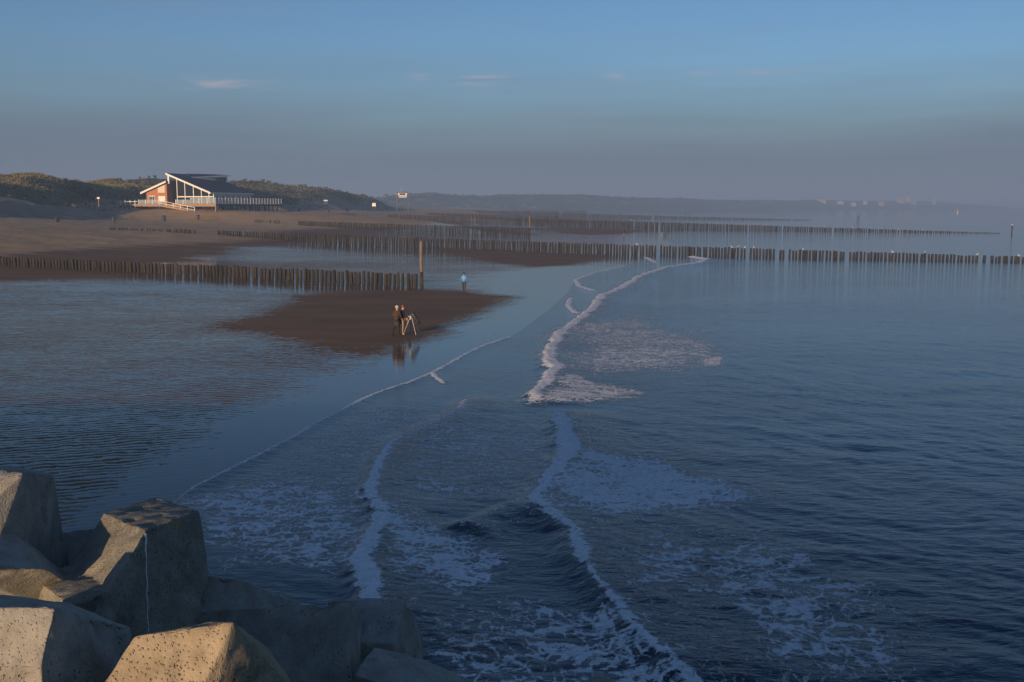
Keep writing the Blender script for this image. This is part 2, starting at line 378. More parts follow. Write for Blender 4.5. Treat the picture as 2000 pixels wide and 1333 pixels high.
# ------------------------------------------------------------------ sea sheet
WAVES = {   # crest lines walked from far to near: (outline, height, width, foam strength, foam width), the last four given along the line
 'a': ([(1342, 502), (1378, 508), (1362, 516), (1300, 524), (1250, 541), (1215, 564), (1176, 580), (1152, 610), (1120, 635), (1095, 652), (1076, 680), (1066, 700), (1080, 726), (1066, 745), (1045, 775), (1032, 798)], (.20, .22, .20), 1.5, (1.25, 1.15, 1.05), (.42, .30, .24)),
 'b': ([(1078, 800), (1088, 815), (1095, 832), (1104, 870), (1100, 902), (1084, 932), (1055, 960), (1042, 980), (1060, 1006), (1086, 1026), (1116, 1042), (1134, 1075), (1141, 1110), (1165, 1150), (1196, 1186), (1232, 1218), (1272, 1266), (1312, 1302), (1348, 1340), (1400, 1395), (1440, 1440)], (.16, .20, .17, .19, .20), 1.6, (1.0, 1.1, .75, .45, .85), (.26, .30, .16, .10, .14)),
 'c': ([(945, 770), (908, 787), (902, 801), (872, 820), (800, 850), (765, 870), (740, 905), (728, 940), (722, 976), (740, 1006), (738, 1030), (716, 1060), (703, 1096), (711, 1130), (718, 1170), (712, 1225), (700, 1300), (690, 1360)], (.12, .12, .13, .13), 1.1, (.35, .45, .95, .95), (.10, .10, .17, .17)),
 'd': ([(1010, 654), (940, 677), (900, 697), (845, 728), (800, 747), (740, 767), (700, 784), (650, 811), (610, 831), (570, 856), (530, 877), (490, 897), (440, 922), (380, 952), (330, 985)], (.05, .05), .35, (.75, .9, .7), (.10, .09, .06)),
 'e': ([(1225, 519), (1160, 533), (1123, 547), (1130, 560), (1166, 570)], (.05, .05), .5, (1.0, 1.0), (.20, .20)),
 'f': ([(1116, 580), (1108, 597), (1120, 610), (1142, 616)], (.05, .05), .5, (1.0, 1.0), (.16, .16)),
 'g': ([(842, 727), (850, 738), (870, 752)], (.04, .04), .3, (.9, .9), (.09, .09)),
 'h': ([(1020, 982), (975, 1000), (935, 1018), (870, 1040)], (.14, .14), .9, (.25, .25), (.12, .12)),
 'i': ([(1238, 499), (1262, 504), (1281, 514)], (.05, .05), .6, (1.0, 1.0), (.26, .26)),
 'j': ([(1284, 470), (1296, 478), (1302, 481)], (.06, .06), .8, (.9, .9), (.35, .35)),
 'k': ([(1230, 430), (1240, 433), (1262, 435)], (.1, .1), 1.5, (.9, .9), (.7, .7)),
}
FOAM = [   # drifting foam: outline, strength, softness
 ([(1105, 880), (1200, 890), (1330, 905), (1400, 940), (1470, 965), (1440, 985), (1300, 1000), (1180, 1012), (1090, 1004), (1062, 985), (1090, 935)], .62, .9),
 ([(1075, 738), (1160, 745), (1240, 765), (1230, 780), (1100, 786), (1050, 790)], .60, .9),
 ([(745, 985), (860, 1010), (985, 1085), (1010, 1130), (900, 1155), (790, 1120), (740, 1050)], .54, .8),
 ([(400, 965), (560, 920), (715, 930), (725, 1010), (700, 1090), (600, 1130), (430, 1100)], .40, 1.0),
 ([(1300, 1040), (1500, 1060), (1700, 1130), (1850, 1250), (1750, 1330), (1500, 1310), (1350, 1190), (1230, 1080)], .47, 1.2),
 ([(800, 1215), (1000, 1170), (1180, 1190), (1330, 1320), (1300, 1400), (800, 1400)], .37, .8),
 ([(1090, 640), (1250, 620), (1350, 650), (1420, 705), (1390, 720), (1120, 735)], .36, 2.0),
 ([(1370, 700), (1410, 697), (1415, 712), (1375, 716)], .66, .5),
 ([(760, 870), (950, 800), (1080, 830), (1060, 950), (900, 980), (750, 960)], .30, 1.5),
 ([(560, 880), (700, 800), (880, 800), (740, 890), (600, 930)], .26, 1.2)]
Ys_ = np.r_[np.exp(np.linspace(math.log(9), math.log(420), 770)), np.exp(np.linspace(math.log(422), math.log(12000), 90))]
ts_ = np.r_[np.linspace(-2.0, -.48, 14), np.linspace(-.46, .56, 800), np.linspace(.58, 3.0, 40)]
X, Y = fan(Ys_, ts_, 4.0)
S = sdist(X, Y, SWASH)
dx = np.gradient(X, axis=1); dy = np.gradient(Y, axis=0); sp = np.maximum(np.abs(dx), np.abs(dy) * .55)
Z = np.zeros_like(X); depth = np.clip(S / 14, 0, 1); grow = .12 + .88 * sstep(S, 0, 16)
jx = X + (fbm(X * .12, Y * .12, 61, 3) - .5) * 5; jy = Y + (fbm(X * .12, Y * .12, 62, 3) - .5) * 5
for k in range(54):
    lam = .4 * (4.5 / .4) ** rng.random(); th = R(245) + rng.normal() * .5
    kx, ky = math.cos(th) * 2 * math.pi / lam, math.sin(th) * 2 * math.pi / lam
    Z += .0019 * lam ** .55 * (1 - .8 * sstep(Y, 30, 95)) * np.sin(kx * jx + ky * jy + rng.random() * 6.28) * sstep(lam / sp, 2.2, 5) * grow
foamA = np.zeros_like(X); chop = np.full(X.shape, .42) * (.45 + .55 * sstep(S, 0, 20))
chop *= 1 - .58 * sstep(Y, 35, 130)
for key, (px, A_, wd, fs_, fw_) in WAVES.items():
    p = P2(px); a = np.array(p); m = (X > a[:, 0].min() - 9) & (X < a[:, 0].max() + 9) & (Y > a[:, 1].min() - 9) & (Y < a[:, 1].max() + 9)
    if not m.any(): continue
    xs, ys = X[m], Y[m]
    arc, tot = arcpos(xs, ys, p); u_ = arc / tot
    A = np.interp(u_, np.linspace(0, 1, len(A_)), A_); fs = np.interp(u_, np.linspace(0, 1, len(fs_)), fs_); fw = np.interp(u_, np.linspace(0, 1, len(fw_)), fw_)
    jit = (fbm(xs * .9, ys * .9, 21, 4) - .5) * .55 * np.minimum(1, A * 4) + (fbm(xs * 3.5, ys * 3.5, 22, 3) - .5) * 1.1 * fw
    s = -sdist(xs, ys, p) + jit
    e_ = min(2.2, tot * .22); tap = sstep(arc, 0, e_) * sstep(tot - arc, 0, e_)
    hgt = .85 + .3 * vnoise(xs * .3, ys * .3, 33)
    prof = np.where(s < 0, np.exp(-(s / (.28 * wd)) ** 2), np.exp(-(s / (1.25 * wd)) ** 2))
    trough = -.12 * np.exp(-((s + .75 * wd) / (.6 * wd)) ** 2)
    Z[m] += A * (prof + trough) * tap * hgt
    fo = np.where(s < 0, np.exp(-(s / (fw * .9)) ** 2), np.exp(-(s / (fw * 1.5)) ** 2)) * fs * tap * (.8 + .45 * vnoise(xs * .9, ys * .9, 8))
    foamA[m] = np.maximum(foamA[m], fo * 1.25)
    Z[m] += ((fbm(xs * 4, ys * 4, 71, 3) - .45) * .45 + .12) * A * np.clip(fo, 0, 1)
    back = sstep(s, 0, .5) * np.exp(-np.maximum(s, 0) / (3.2 * wd + .5)) * tap
    chop[m] = np.maximum(chop[m], chop[m] * (1 - back) + back * np.minimum(1, A * 6))
    foamA[m] = np.maximum(foamA[m], .34 * back * np.minimum(1, A * 5) * np.exp(-np.maximum(s, 0) / 1.6))
for px, st, soft in FOAM:
    p = P2(px); a = np.array(p); m = (X > a[:, 0].min() - 3) & (X < a[:, 0].max() + 3) & (Y > a[:, 1].min() - 3) & (Y < a[:, 1].max() + 3)
    xs, ys = X[m], Y[m]; wj = (fbm(xs * .5, ys * .5, 91, 3) - .5) * 2.5 * soft
    q = polymask(xs + wj, ys + wj * .7, p, soft) * st * (.8 + .4 * vnoise(xs * .45, ys * .45, 15))
    foamA[m] = np.maximum(foamA[m], q)
    chop[m] = np.maximum(chop[m], q * 1.1)
Z = np.where(S < 0, np.minimum(Z, .03) - .05 * np.clip(-S, 0, 30) - .01, Z + .012)
o = link('sea', grid_mesh('sea', X, Y, Z, {'foam': np.clip(foamA, 0, 1.2), 'chop': np.clip(chop, 0, 1), 'shallow': 1 - sstep(S, 1, 16)}), M_SEA); o['kind'] = 'structure'
del X, Y, Z, S, jx, jy, foamA, chop

# ------------------------------------------------------------------ dunes
PLAT = np.array([(-400, 12), (0, 12.5), (150, 13), (220, 13.6), (260, 14.6), (300, 15.6), (330, 16.6), (370, 15.6), (430, 16.5), (480, 18), (560, 19.5), (620, 19), (680, 16), (740, 9), (800, 6.5), (1000, 6)], float)
def dune_h(X, Y):
    f = foot(Y); u = f - X                                   # metres landward of the dune foot
    wob = (fbm(X * .05, Y * .05, 9, 3) - .5) * 16
    pl = np.interp(Y + (fbm(X * .02, Y * .02, 4, 2) - .5) * 60, PLAT[:, 0], PLAT[:, 1])
    g0 = ground(np.maximum(X, f - 5), Y)
    rise = sstep(u + wob, -2, 34)
    hum = (fbm(X * .045, Y * .045, 14, 4) - .5) * 7.5 * rise + (fbm(X * .28, Y * .28, 24, 3) - .5) * .7 * rise
    back = sstep(u, 60, 200) * 1.0
    return g0 + (pl - g0) * rise + hum - back, rise, u
ys = np.r_[np.linspace(-300, 110, 60), np.linspace(112, 480, 320), np.linspace(482, 1000, 180)]
us = np.r_[np.linspace(-4, 60, 190), np.linspace(61, 330, 90)]
Yg, Ug = np.meshgrid(ys, us, indexing='ij'); Xg = foot(Yg) - Ug
Zg, rise, u = dune_h(Xg, Yg)
Zg = Zg - .5 * sstep(-u, 1.5, 4)
grass = sstep(rise + (fbm(Xg * .09, Yg * .09, 44, 3) - .5) * .55, .26, .46)
shr = fbm(Xg * .03, Yg * .03, 55, 3)
o = link('dunes', grid_mesh('dunes', Xg, Yg, Zg, {'grass': grass, 'shrub': shr}), M_DUNE); o['kind'] = 'structure'

def tuft_mass(name, n, mat, sel, hmin, hmax, blades, spread):
    vs, fs = [], []
    ii = rng.choice(np.flatnonzero(sel.ravel()), n); jit = rng.random((n, 6))
    X0, Y0, Z0 = Xg.ravel()[ii], Yg.ravel()[ii], Zg.ravel()[ii]
    k0 = 0; V = []; Fc = []
    for k in range(n):
        bx, by, bz = X0[k] + (jit[k, 0] - .5) * 1.2, Y0[k] + (jit[k, 1] - .5) * 1.2, Z0[k] - .15
        hh = hmin + (hmax - hmin) * jit[k, 2]
        for q in range(blades):
            a = jit[k, 3] * 6.28 + q * 2.4; r = spread * hh * (.5 + .5 * ((q * 37) % 10) / 10)
            ca, sa = math.cos(a), math.sin(a); wv = .16 * hh
            V += [(bx - sa * wv, by + ca * wv, bz), (bx + sa * wv, by - ca * wv, bz), (bx + ca * r * .5 + sa * wv * .7, by + sa * r * .5 - ca * wv * .7, bz + hh * .7), (bx + ca * r, by + sa * r, bz + hh)]
            Fc += [(k0, k0 + 1, k0 + 2), (k0, k0 + 2, k0 + 3)]; k0 += 4
    me = bpy.data.meshes.new(name); me.from_pydata(V, [], Fc)
    return link(name, me, mat)
M_TUFT = simple('marram', (.23, .19, .075), .85, .45, .35)
M_BUSH = simple('buckthorn', (.040, .050, .022), .9, .5, .4)
vis = (Yg > 115) & (Yg < 720) & (Xg > -.56 * Yg - 20)
o = tuft_mass('marram_grass', 24000, M_TUFT, vis & (grass > .5), .3, .75, 4, .6); o['kind'] = 'stuff'
o['label'] = 'straw green marram grass covering the dunes'; o['category'] = 'grass'
o = tuft_mass('dune_scrub', 1100, M_BUSH, vis & (grass > .8) & (shr > .52), .8, 1.9, 9, .8); o['kind'] = 'stuff'
o['label'] = 'low dark scrub growing on the dunes'; o['category'] = 'scrub'

o = tuft_mass('pioneer_grass', 420, M_BUSH, vis & (grass < .25) & (rise > .03) & (shr > .47), .35, .9, 7, .8); o['kind'] = 'stuff'
o['label'] = 'scattered dark tufts on the bare sand at the dune foot'; o['category'] = 'grass'

# ------------------------------------------------------------------ sea dike behind and below the camera
def dike_z0(y): return np.interp(y, [-60, -22, -16, -1.6, .3, 6, 14], [-1, 4.5, 5.6, 5.6, 5.6, 3.5, -1.2])
yd = np.linspace(-60, 14, 120); xd = np.linspace(-135, 40, 140)
Yg2, Xg2 = np.meshgrid(yd, xd, indexing='ij')
Zd = dike_z0(Yg2) - .35 * sstep(-np.abs(Xg2 + 3), -9, -5) * sstep(-Yg2, -9, 1) - np.clip((Xg2 - 22) * .45, 0, 7) + (fbm(Xg2 * .8, Yg2 * .8, 3, 3) - .5) * .15  # unseen crest shaped for the light: dipped so low sun reaches the blocks
M_DIKE = simple('dike_stone', (.30, .28, .24), .9, .4, 2.0, .6)
o = link('sea_dike', grid_mesh('sea_dike', Xg2, Yg2, Zd), M_DIKE); o['kind'] = 'structure'
#@@PART2
# ------------------------------------------------------------------ groynes of wooden piles
def m_wood():
    m, n, b = material('weathered_pile')
    g = n.noise(n.coords((9, 9, 1.2)), 1.0, 5, .6); oi = n.a('ShaderNodeObjectInfo')
    sepz = n.a('ShaderNodeSeparateXYZ'); tcn = n.a('ShaderNodeTexCoord'); n.l.new(tcn.outputs['Object'], sepz.inputs[0])
    c = n.mix(n.ss(g, .3, .7), (.012, .009, .007), (.038, .025, .016))
    c = n.mix(n.math('MULTIPLY', oi.outputs['Random'], .5), c, (.035, .026, .020))
    c = n.mix(n.ss(n.math('ADD', sepz.outputs[2], n.math('MULTIPLY', g, .5)), -.35, .1, .75, 0), c, (.012, .012, .009))   # weed on the tidal foot
    n.l.new(c, b.inputs['Base Color']); b.inputs['Roughness'].default_value = .75
    n.l.new(n.bump(g, .6, .03), b.inputs['Normal']); return m
M_WOOD = m_wood()
def pile_mesh(name, h, r, seed, n=9):
    rs = random.Random(seed); mb = MB(); rings = []
    lx, ly = rs.uniform(-.05, .05), rs.uniform(-.05, .05); ph = rs.random() * 6
    for z, k in ((-h, 1.04), (-h * .45, 1.02), (-.10, .98), (0.0, .84)):
        rings.append([((r * k * (1 + .09 * math.sin(3 * a + ph) + rs.uniform(-.04, .04))) * math.cos(a) + lx * (h + z) / 2,
                       (r * k * (1 + .09 * math.sin(3 * a + ph))) * math.sin(a) + ly * (h + z) / 2,
                       z + (rs.uniform(-.05, .03) if z == 0 else 0)) for a in [2 * math.pi * j / n for j in range(n)]])
    V = [p for q in rings for p in q] + [(lx * h / 2, ly * h / 2, .02)]; Fc = []
    for k in range(3):
        for j in range(n): Fc.append((k * n + j, k * n + (j + 1) % n, (k + 1) * n + (j + 1) % n, (k + 1) * n + j))
    for j in range(n): Fc.append((3 * n + j, 3 * n + (j + 1) % n, 4 * n))
    mb.add(V, Fc); me = mb.mesh(name, False); me.materials.append(M_WOOD); return me
PILES = [pile_mesh('pile', 3.0, random.uniform(.15, .205), k) for k in range(14)]
GPOS = {}
def groyne(key, label, A, B, zA, zB, spacing, gap=0.0, gseed=1, zmid=None, sc=1.0):
    rs = random.Random(gseed); Lg = math.hypot(B[0] - A[0], B[1] - A[1]); n = int(Lg / spacing)
    g = thing('pile_groyne', label, 'groyne', (A[0], A[1], 0), 0, 'rows of wooden piles across the beach')
    pos = []; skip = 0
    for k in range(n):
        t = (k + .5) / n
        if skip > 0: skip -= 1; continue
        if rs.random() < (gap if key != 'g2' or t > .62 else .008): skip = 0; continue
        x = A[0] + (B[0] - A[0]) * t + rs.uniform(-.05, .05); y = A[1] + (B[1] - A[1]) * t + rs.uniform(-.07, .07)
        if zmid is not None: zt = np.interp(t, [0, zmid[0], 1], [zA, zmid[1], zB])
        else: zt = zA + (zB - zA) * t
        pos.append((x, y, float(zt) + rs.gauss(0, .06), t))
    near = sorted(range(len(pos)), key=lambda q: pos[q][0] ** 2 + pos[q][1] ** 2)[:300]; near = set(near); rest = MB()
    for q, (x, y, z, t) in enumerate(pos):
        me = PILES[rs.randrange(14)]
        if q in near:
            o = link('pile', me, None, g); o.location = (x - A[0], y - A[1], z)
            o.rotation_euler = (rs.gauss(0, .028), rs.gauss(0, .028), rs.random() * 6.28); k = rs.uniform(.88, 1.12) * sc; o.scale = (k, k, 1)
        else:
            rest.add([(v.co.x + x - A[0], v.co.y + y - A[1], v.co.z + z) for v in me.vertices], [tuple(p.vertices) for p in me.polygons])
    if rest.v: o = rest.build('distant_piles', M_WOOD, g); o['kind'] = 'stuff'
    GPOS[key] = pos; return g
def ztop(px, py, Y): return at(px, py, Y).z
def xy(px, Y, py=450): p = at(px, py, Y); return (p.x, p.y)
a1 = xy(-75, 118, 500); b1 = xy(818, 95.5, 560)
groyne('g1', 'dark pile row ending at the tall pole beside the sandbank with two people', a1, b1, ztop(-75, 499, 118), ztop(818, 536, 95.5), .47, .0, 3)
a2 = xy(425, 200); b2 = xy(2060, 142)
groyne('g2', 'longest dark pile row, running from the sand far out into the sea past the breaker', a2, b2, ztop(425, 451, 200), ztop(2060, 504, 142), .49, .07, 5, (.42, ztop(1030, 471, 175)))
a2b = xy(212, 211); b2b = xy(382, 202)
groyne('g2b', 'short half buried pile row up on the dry sand, left of a gap', a2b, b2b, ztop(212, 445, 211), ztop(382, 449.5, 202), .52, .22, 8)
a3 = xy(583, 300); b3 = xy(1033, 277)
groyne('g3', 'pile row ending at the thin pole behind the longest row', a3, b3, ztop(583, 432, 300), ztop(1033, 446, 277), .50, .02, 9)
a4 = xy(757, 430); b4 = xy(1955, 300)
groyne('g4', 'long hazy pile row dwindling into the sea towards the lone sea marker', a4, b4, ztop(757, 419, 430), ztop(1955, 455.5, 300), .55, .04, 12, (.55, ztop(1285, 435, 360)), 1.15)
a5 = xy(835, 560); b5 = xy(1094, 530)
groyne('g5', 'faint misty pile row ending at a slim pole beyond the long hazy row', a5, b5, ztop(835, 416, 560), ztop(1094, 423, 530), .6, .02, 14, None, 1.25)
a6 = xy(930, 760); b6 = xy(1582, 596)
groyne('g6', 'farthest long pile row fading into the mist over the sea', a6, b6, ztop(930, 412, 760), ztop(1582, 429.5, 596), .85, .02, 15, (.5, ztop(1215, 420, 678)), 1.4)
a7 = xy(880, 900); b7 = xy(1145, 860)
groyne('g7', 'barely visible dark pile row in the mist near the far beach', a7, b7, ztop(880, 409.5, 900), ztop(1145, 412.5, 860), 1.1, .02, 16, None, 1.6)
for k in range(6):                                             # stubs poking from the sand of the upper beach
    pass
stub = groyne('g8', 'few pile stubs almost drowned in dry sand below the pavilion', xy(497, 307), xy(548, 303), ztop(497, 429, 307), ztop(548, 430.5, 303), .75, .25, 19)

M_POLE = simple('pole_wood', (.16, .115, .072), .7, .4, 2.0, .4, 0, (6, 6, 1))
def tall_pole(px, py0, py1, Y, r, label):
    p = at(px, py1, Y); top = at(px, py0, Y); h = top.z - p.z
    t = thing('marker_pole', label, 'pole', (p.x, p.y, p.z - .8))
    hh = h + .8
    MB().tube([(0, 0, 0), (.03, 0, hh * .3), (-.02, .01, hh * .65), (.02, 0, hh - .05), (.02, 0, hh)], [r * 1.1, r * 1.05, r, r * .92, r * .6], 10).build('pole', M_POLE, t, True)
    w_ = MB().tube([(0, 0, .0), (.015, 0, hh * .30), (0, 0, hh * .46)], [r * 1.16, r * 1.12, r * 1.07], 10).build('shade_sleeve', M_WOOD, t, True)  # dark sleeve paints the shade on the pole's lower length
    w_['label'] = 'dark lower length painted as shade'
tall_pole(823.5, 471, 566, 94.5, .145, 'tall weathered pole at the end of the front pile row')
tall_pole(1034.5, 420, 461, 276, .19, 'tall thin pole at the end of the row behind the longest row')
tall_pole(1094, 409, 437, 430, .14, 'slim hazy pole standing by the long hazy pile row')
tall_pole(1212.5, 408, 424, 640, .2, 'faint distant pole rising over the farthest long pile row')

# ------------------------------------------------------------------ beach pavilion
M_WHITE = simple('white_paint', (.74, .72, .68), .5, .06, 2)
M_BRICK = simple('orange_cladding', (.40, .155, .060), .75, .18, 4, .2, 0, (1, 1, 8))
M_ROOF = simple('slate_roof', (.010, .015, .028), .7, .2, 3)
M_DECK = simple('deck_timber', (.33, .20, .105), .75, .25, 3, .2, 0, (1, 6, 6))
M_DARKW = simple('dark_timber', (.05, .038, .028), .8, .3, 3)
M_SOFFIT = simple('soffit_timber', (.30, .19, .10), .7, .2, 3)
def glass(name, col, alpha):
    m, n, b = material(name); b.inputs['Base Color'].default_value = (*col, 1); b.inputs['Roughness'].default_value = .05
    b.inputs['Alpha'].default_value = alpha; return m
M_GLASS = glass('window_glass', (.02, .025, .03), 1.0)
M_SCREEN = glass('screen_glass', (.45, .55, .58), .38)
E = at(407.5, 377, 333); DZ = 8.55
pav = thing('beach_pavilion', 'orange and white beach pavilion with sweeping dark roof on piles before the dunes', 'pavilion', (E.x, E.y, 0), math.atan2(-.25, .967))
ZE, SL = 12.3, .392                                           # eave height and roof slope per metre
def zr(x): return ZE + SL * (-x)                              # main roof underside line, x negative to the left
MB().prism([(0.6, 0, zr(.6)), (-15.3, 0, zr(-15.3)), (-15.3, 28, zr(-15.3)), (.6, 28, zr(.6))],
           [(0.6, 0, zr(.6) + .28), (-15.3, 0, zr(-15.3) + .28), (-15.3, 28, zr(-15.3) + .28), (.6, 28, zr(.6) + .28)]).build('roof', M_ROOF, pav)
rf = pav.children[0]
MB().prism([(.7, -.12, zr(.7) - .25), (-15.4, -.12, zr(-15.4) - .25), (-15.4, -.12, zr(-15.4) + .34), (.7, -.12, zr(.7) + .34)],
           [(.7, -.003, zr(.7) - .25), (-15.4, -.003, zr(-15.4) - .25), (-15.4, -.003, zr(-15.4) + .34), (.7, -.003, zr(.7) + .34)]).build('verge_board', M_WHITE, rf)
MB().box(.605, .72, .02, 28, ZE - .42, ZE + .02).build('gutter', M_WHITE, rf)
MB().prism([(.4, .02, zr(.4) - .06), (-15.2, .02, zr(-15.2) - .06), (-15.2, 3.4, zr(-15.2) - .06), (.4, 3.4, zr(.4) - .06)],
           [(.4, .02, zr(.4) - .01), (-15.2, .02, zr(-15.2) - .01), (-15.2, 3.4, zr(-15.2) - .01), (.4, 3.4, zr(.4) - .01)]).build('soffit', M_SOFFIT, rf)
# glazed gable, panes between white mullions
xs = [-13.6, -10.7, -7.6, -4.7, -2.0, -.3]
for k in range(5):
    x0, x1 = xs[k], xs[k + 1]
    lo = MB().prism([(x0 + .12, 3.5, DZ), (x1 - .12, 3.5, DZ), (x1 - .12, 3.5, DZ + 2.25), (x0 + .12, 3.5, DZ + 2.25)], [(x0 + .12, 3.56, DZ), (x1 - .12, 3.56, DZ), (x1 - .12, 3.56, DZ + 2.25), (x0 + .12, 3.56, DZ + 2.25)])
    lo.build('pane', M_GLASS, pav)
    z0, z1 = zr(x0) - .35, zr(x1) - .35
    if min(z0, z1) > DZ + 2.6:
        MB().prism([(x0 + .12, 3.5, DZ + 2.6), (x1 - .12, 3.5, DZ + 2.6), (x1 - .12, 3.5, z1), (x0 + .12, 3.5, z0)], [(x0 + .12, 3.56, DZ + 2.6), (x1 - .12, 3.56, DZ + 2.6), (x1 - .12, 3.56, z1), (x0 + .12, 3.56, z0)]).build('pane', M_GLASS, pav)
for x in xs: MB().box(x - .117, x + .117, 3.40, 3.62, DZ, zr(x) - .07).build('mullion', M_WHITE, pav)
MB().box(-13.4, -.5, 3.36, 3.64, DZ + 2.253, DZ + 2.597).build('transom', M_WHITE, pav)
MB().box(-14.9, -14.3, .2, .8, 15.2, zr(-14.6) - .08).build('roof_post', M_WHITE, pav)
# long side wall towards the sea with windows
sw_ = MB().box(-.45, -.15, 3.63, 27.6, DZ, ZE - .02).build('wall', M_WHITE, pav); sw_['label'] = 'white side wall facing the sea'
for k, y in enumerate((5.0, 8.2, 11.6, 15.0, 18.4, 21.8, 25.0)):
    wn_ = MB().box(-.148, -.10, y, y + 1.5, DZ + .5, DZ + 2.7).build('window', M_GLASS, pav)
    MB().box(-.147, -.07, y - .12, y - .003, DZ + .4, DZ + 2.8).build('frame', M_WHITE, wn_)
bw = MB().prism([(-.46, 27.3, DZ), (-15, 27.3, DZ), (-15, 27.3, zr(-15) - .03), (-.46, 27.3, zr(-.46) - .03)], [(-.46, 27.6, DZ), (-15, 27.6, DZ), (-15, 27.6, zr(-15) - .03), (-.46, 27.6, zr(-.46) - .03)]).build('wall', M_WHITE, pav)
# clerestory riding on the roof
MB().prism([(-12, 12.4, zr(-12) + .3), (-9, 27.6, zr(-9) + .3), (-9, 27.6, 18.2)], [(-14.8, 12.4, zr(-14.8) + .32), (-14.8, 27.6, zr(-14.8) + .33), (-14.8, 27.6, 18.6)]).build('clerestory', M_WHITE, pav)
MB().prism([(-8.92, 21, 16.62), (-8.88, 26.6, 16.25), (-8.88, 26.6, 17.9), (-9.8, 21, 17.4)], [(-9.1, 21, 16.62), (-9.1, 26.6, 16.25), (-9.1, 26.6, 17.9), (-9.9, 21, 17.4)]).build('clerestory_window', M_GLASS, pav)
MB().prism([(-12.4, 11, 17.32), (-8.0, 28.6, 18.3), (-15, 28.6, 18.75), (-15, 11, 18.45)], [(-12.4, 11, 17.56), (-8.0, 28.6, 18.62), (-15, 28.6, 19.05), (-15, 11, 18.7)]).build('clerestory_roof', M_ROOF, pav)
MB().prism([(-12.42, 10.9, 17.3), (-7.9, 28.7, 18.28), (-7.9, 28.7, 18.66), (-12.42, 10.9, 17.6)], [(-12.5, 10.95, 17.3), (-8.0, 28.7, 18.28), (-8.0, 28.7, 18.66), (-12.5, 10.95, 17.6)]).build('clerestory_fascia', M_WHITE, pav)
# lower wing
def zw(x): return 15.75 - .395 * (-15.0 - x) if x < -15 else 15.75
MB().prism([(-15.2, .01, DZ), (-22.8, .01, DZ), (-22.8, .01, zw(-22.8) - .04), (-15.2, .01, zw(-15.2) - .04)], [(-15.2, 18, DZ), (-22.8, 18, DZ), (-22.8, 18, zw(-22.8) - .04), (-15.2, 18, zw(-15.2) - .04)]).build('wing_wall', M_BRICK, pav)
MB().prism([(-14.9, -.9, zw(-15)), (-24.3, -.9, zw(-24.3)), (-24.3, 18.5, zw(-24.3)), (-14.9, 18.5, zw(-15))], [(-14.9, -.9, zw(-15) + .3), (-24.3, -.9, zw(-24.3) + .3), (-24.3, 18.5, zw(-24.3) + .3), (-14.9, 18.5, zw(-15) + .3)]).build('wing_roof', M_ROOF, pav)
MB().prism([(-14.8, -1.03, zw(-15) - .25), (-24.4, -1.03, zw(-24.4) - .25), (-24.4, -1.03, zw(-24.4) + .36), (-14.8, -1.03, zw(-15) + .36)], [(-14.8, -.903, zw(-15) - .25), (-24.4, -.903, zw(-24.4) - .25), (-24.4, -.903, zw(-24.4) + .36), (-14.8, -.903, zw(-15) + .36)]).build('verge_board', M_WHITE, pav)
d = MB().box(-18.4, -15.9, -.05, .005, DZ, DZ + 2.6).build('door', M_WHITE, pav); d['label'] = 'wide white door of the wing'
MB().box(-16.2, -16.1, -.10, -.052, DZ + 1.0, DZ + 1.2).build('handle', M_DARKW, d)
MB().prism([(-18.5, -.05, DZ + 3.7), (-15.9, -.05, DZ + 3.7), (-15.9, -.05, DZ + 6.2), (-18.5, -.05, DZ + 5.2)], [(-18.5, .005, DZ + 3.7), (-15.9, .005, DZ + 3.7), (-15.9, .005, DZ + 6.2), (-18.5, .005, DZ + 5.2)]).build('gable_panel', simple('pale_panel', (.62, .52, .40), .6, .08), pav)
wn_ = MB().box(-21.9, -19.8, -.04, .005, DZ + .8, DZ + 2.5).build('window', M_GLASS, pav)
for x in (-21.9, -21.2, -20.5, -19.9): MB().box(x, x + .12, -.08, -.042, DZ + .8, DZ + 2.5).build('frame', M_WHITE, wn_)
MB().box(-22.0, -19.7, -.09, -.042, DZ + 2.503, DZ + 2.75).build('frame', M_WHITE, wn_)
# deck, beams, piles under it
MB().box(-25.5, 5.4, -5, 40, DZ - .12, DZ - .004).build('deck', M_DECK, pav)
MB().box(-25.5, 5.45, -5.12, -5.003, DZ - .75, DZ + .05).build('deck_edge_beam', M_DECK, pav)
MB().box(5.403, 5.52, -5, 40, DZ - .5, DZ + .05).build('deck_edge_beam', M_DARKW, pav)
k = 0
for x in (5.0, 1.5, -3.5, -9, -15, -21):
    for y in np.arange(-4.6, 40.1, 3.2 if x > 4 else 5.6):
        wx = pav.matrix_world @ Vector((0, 0, 0))
        MB().box(x - .14, x + .14, y - .14, y + .14, 4.2, DZ - .125).build('deck_pile', M_DARKW if (x < 4 or y > -3) else M_SOFFIT, pav)
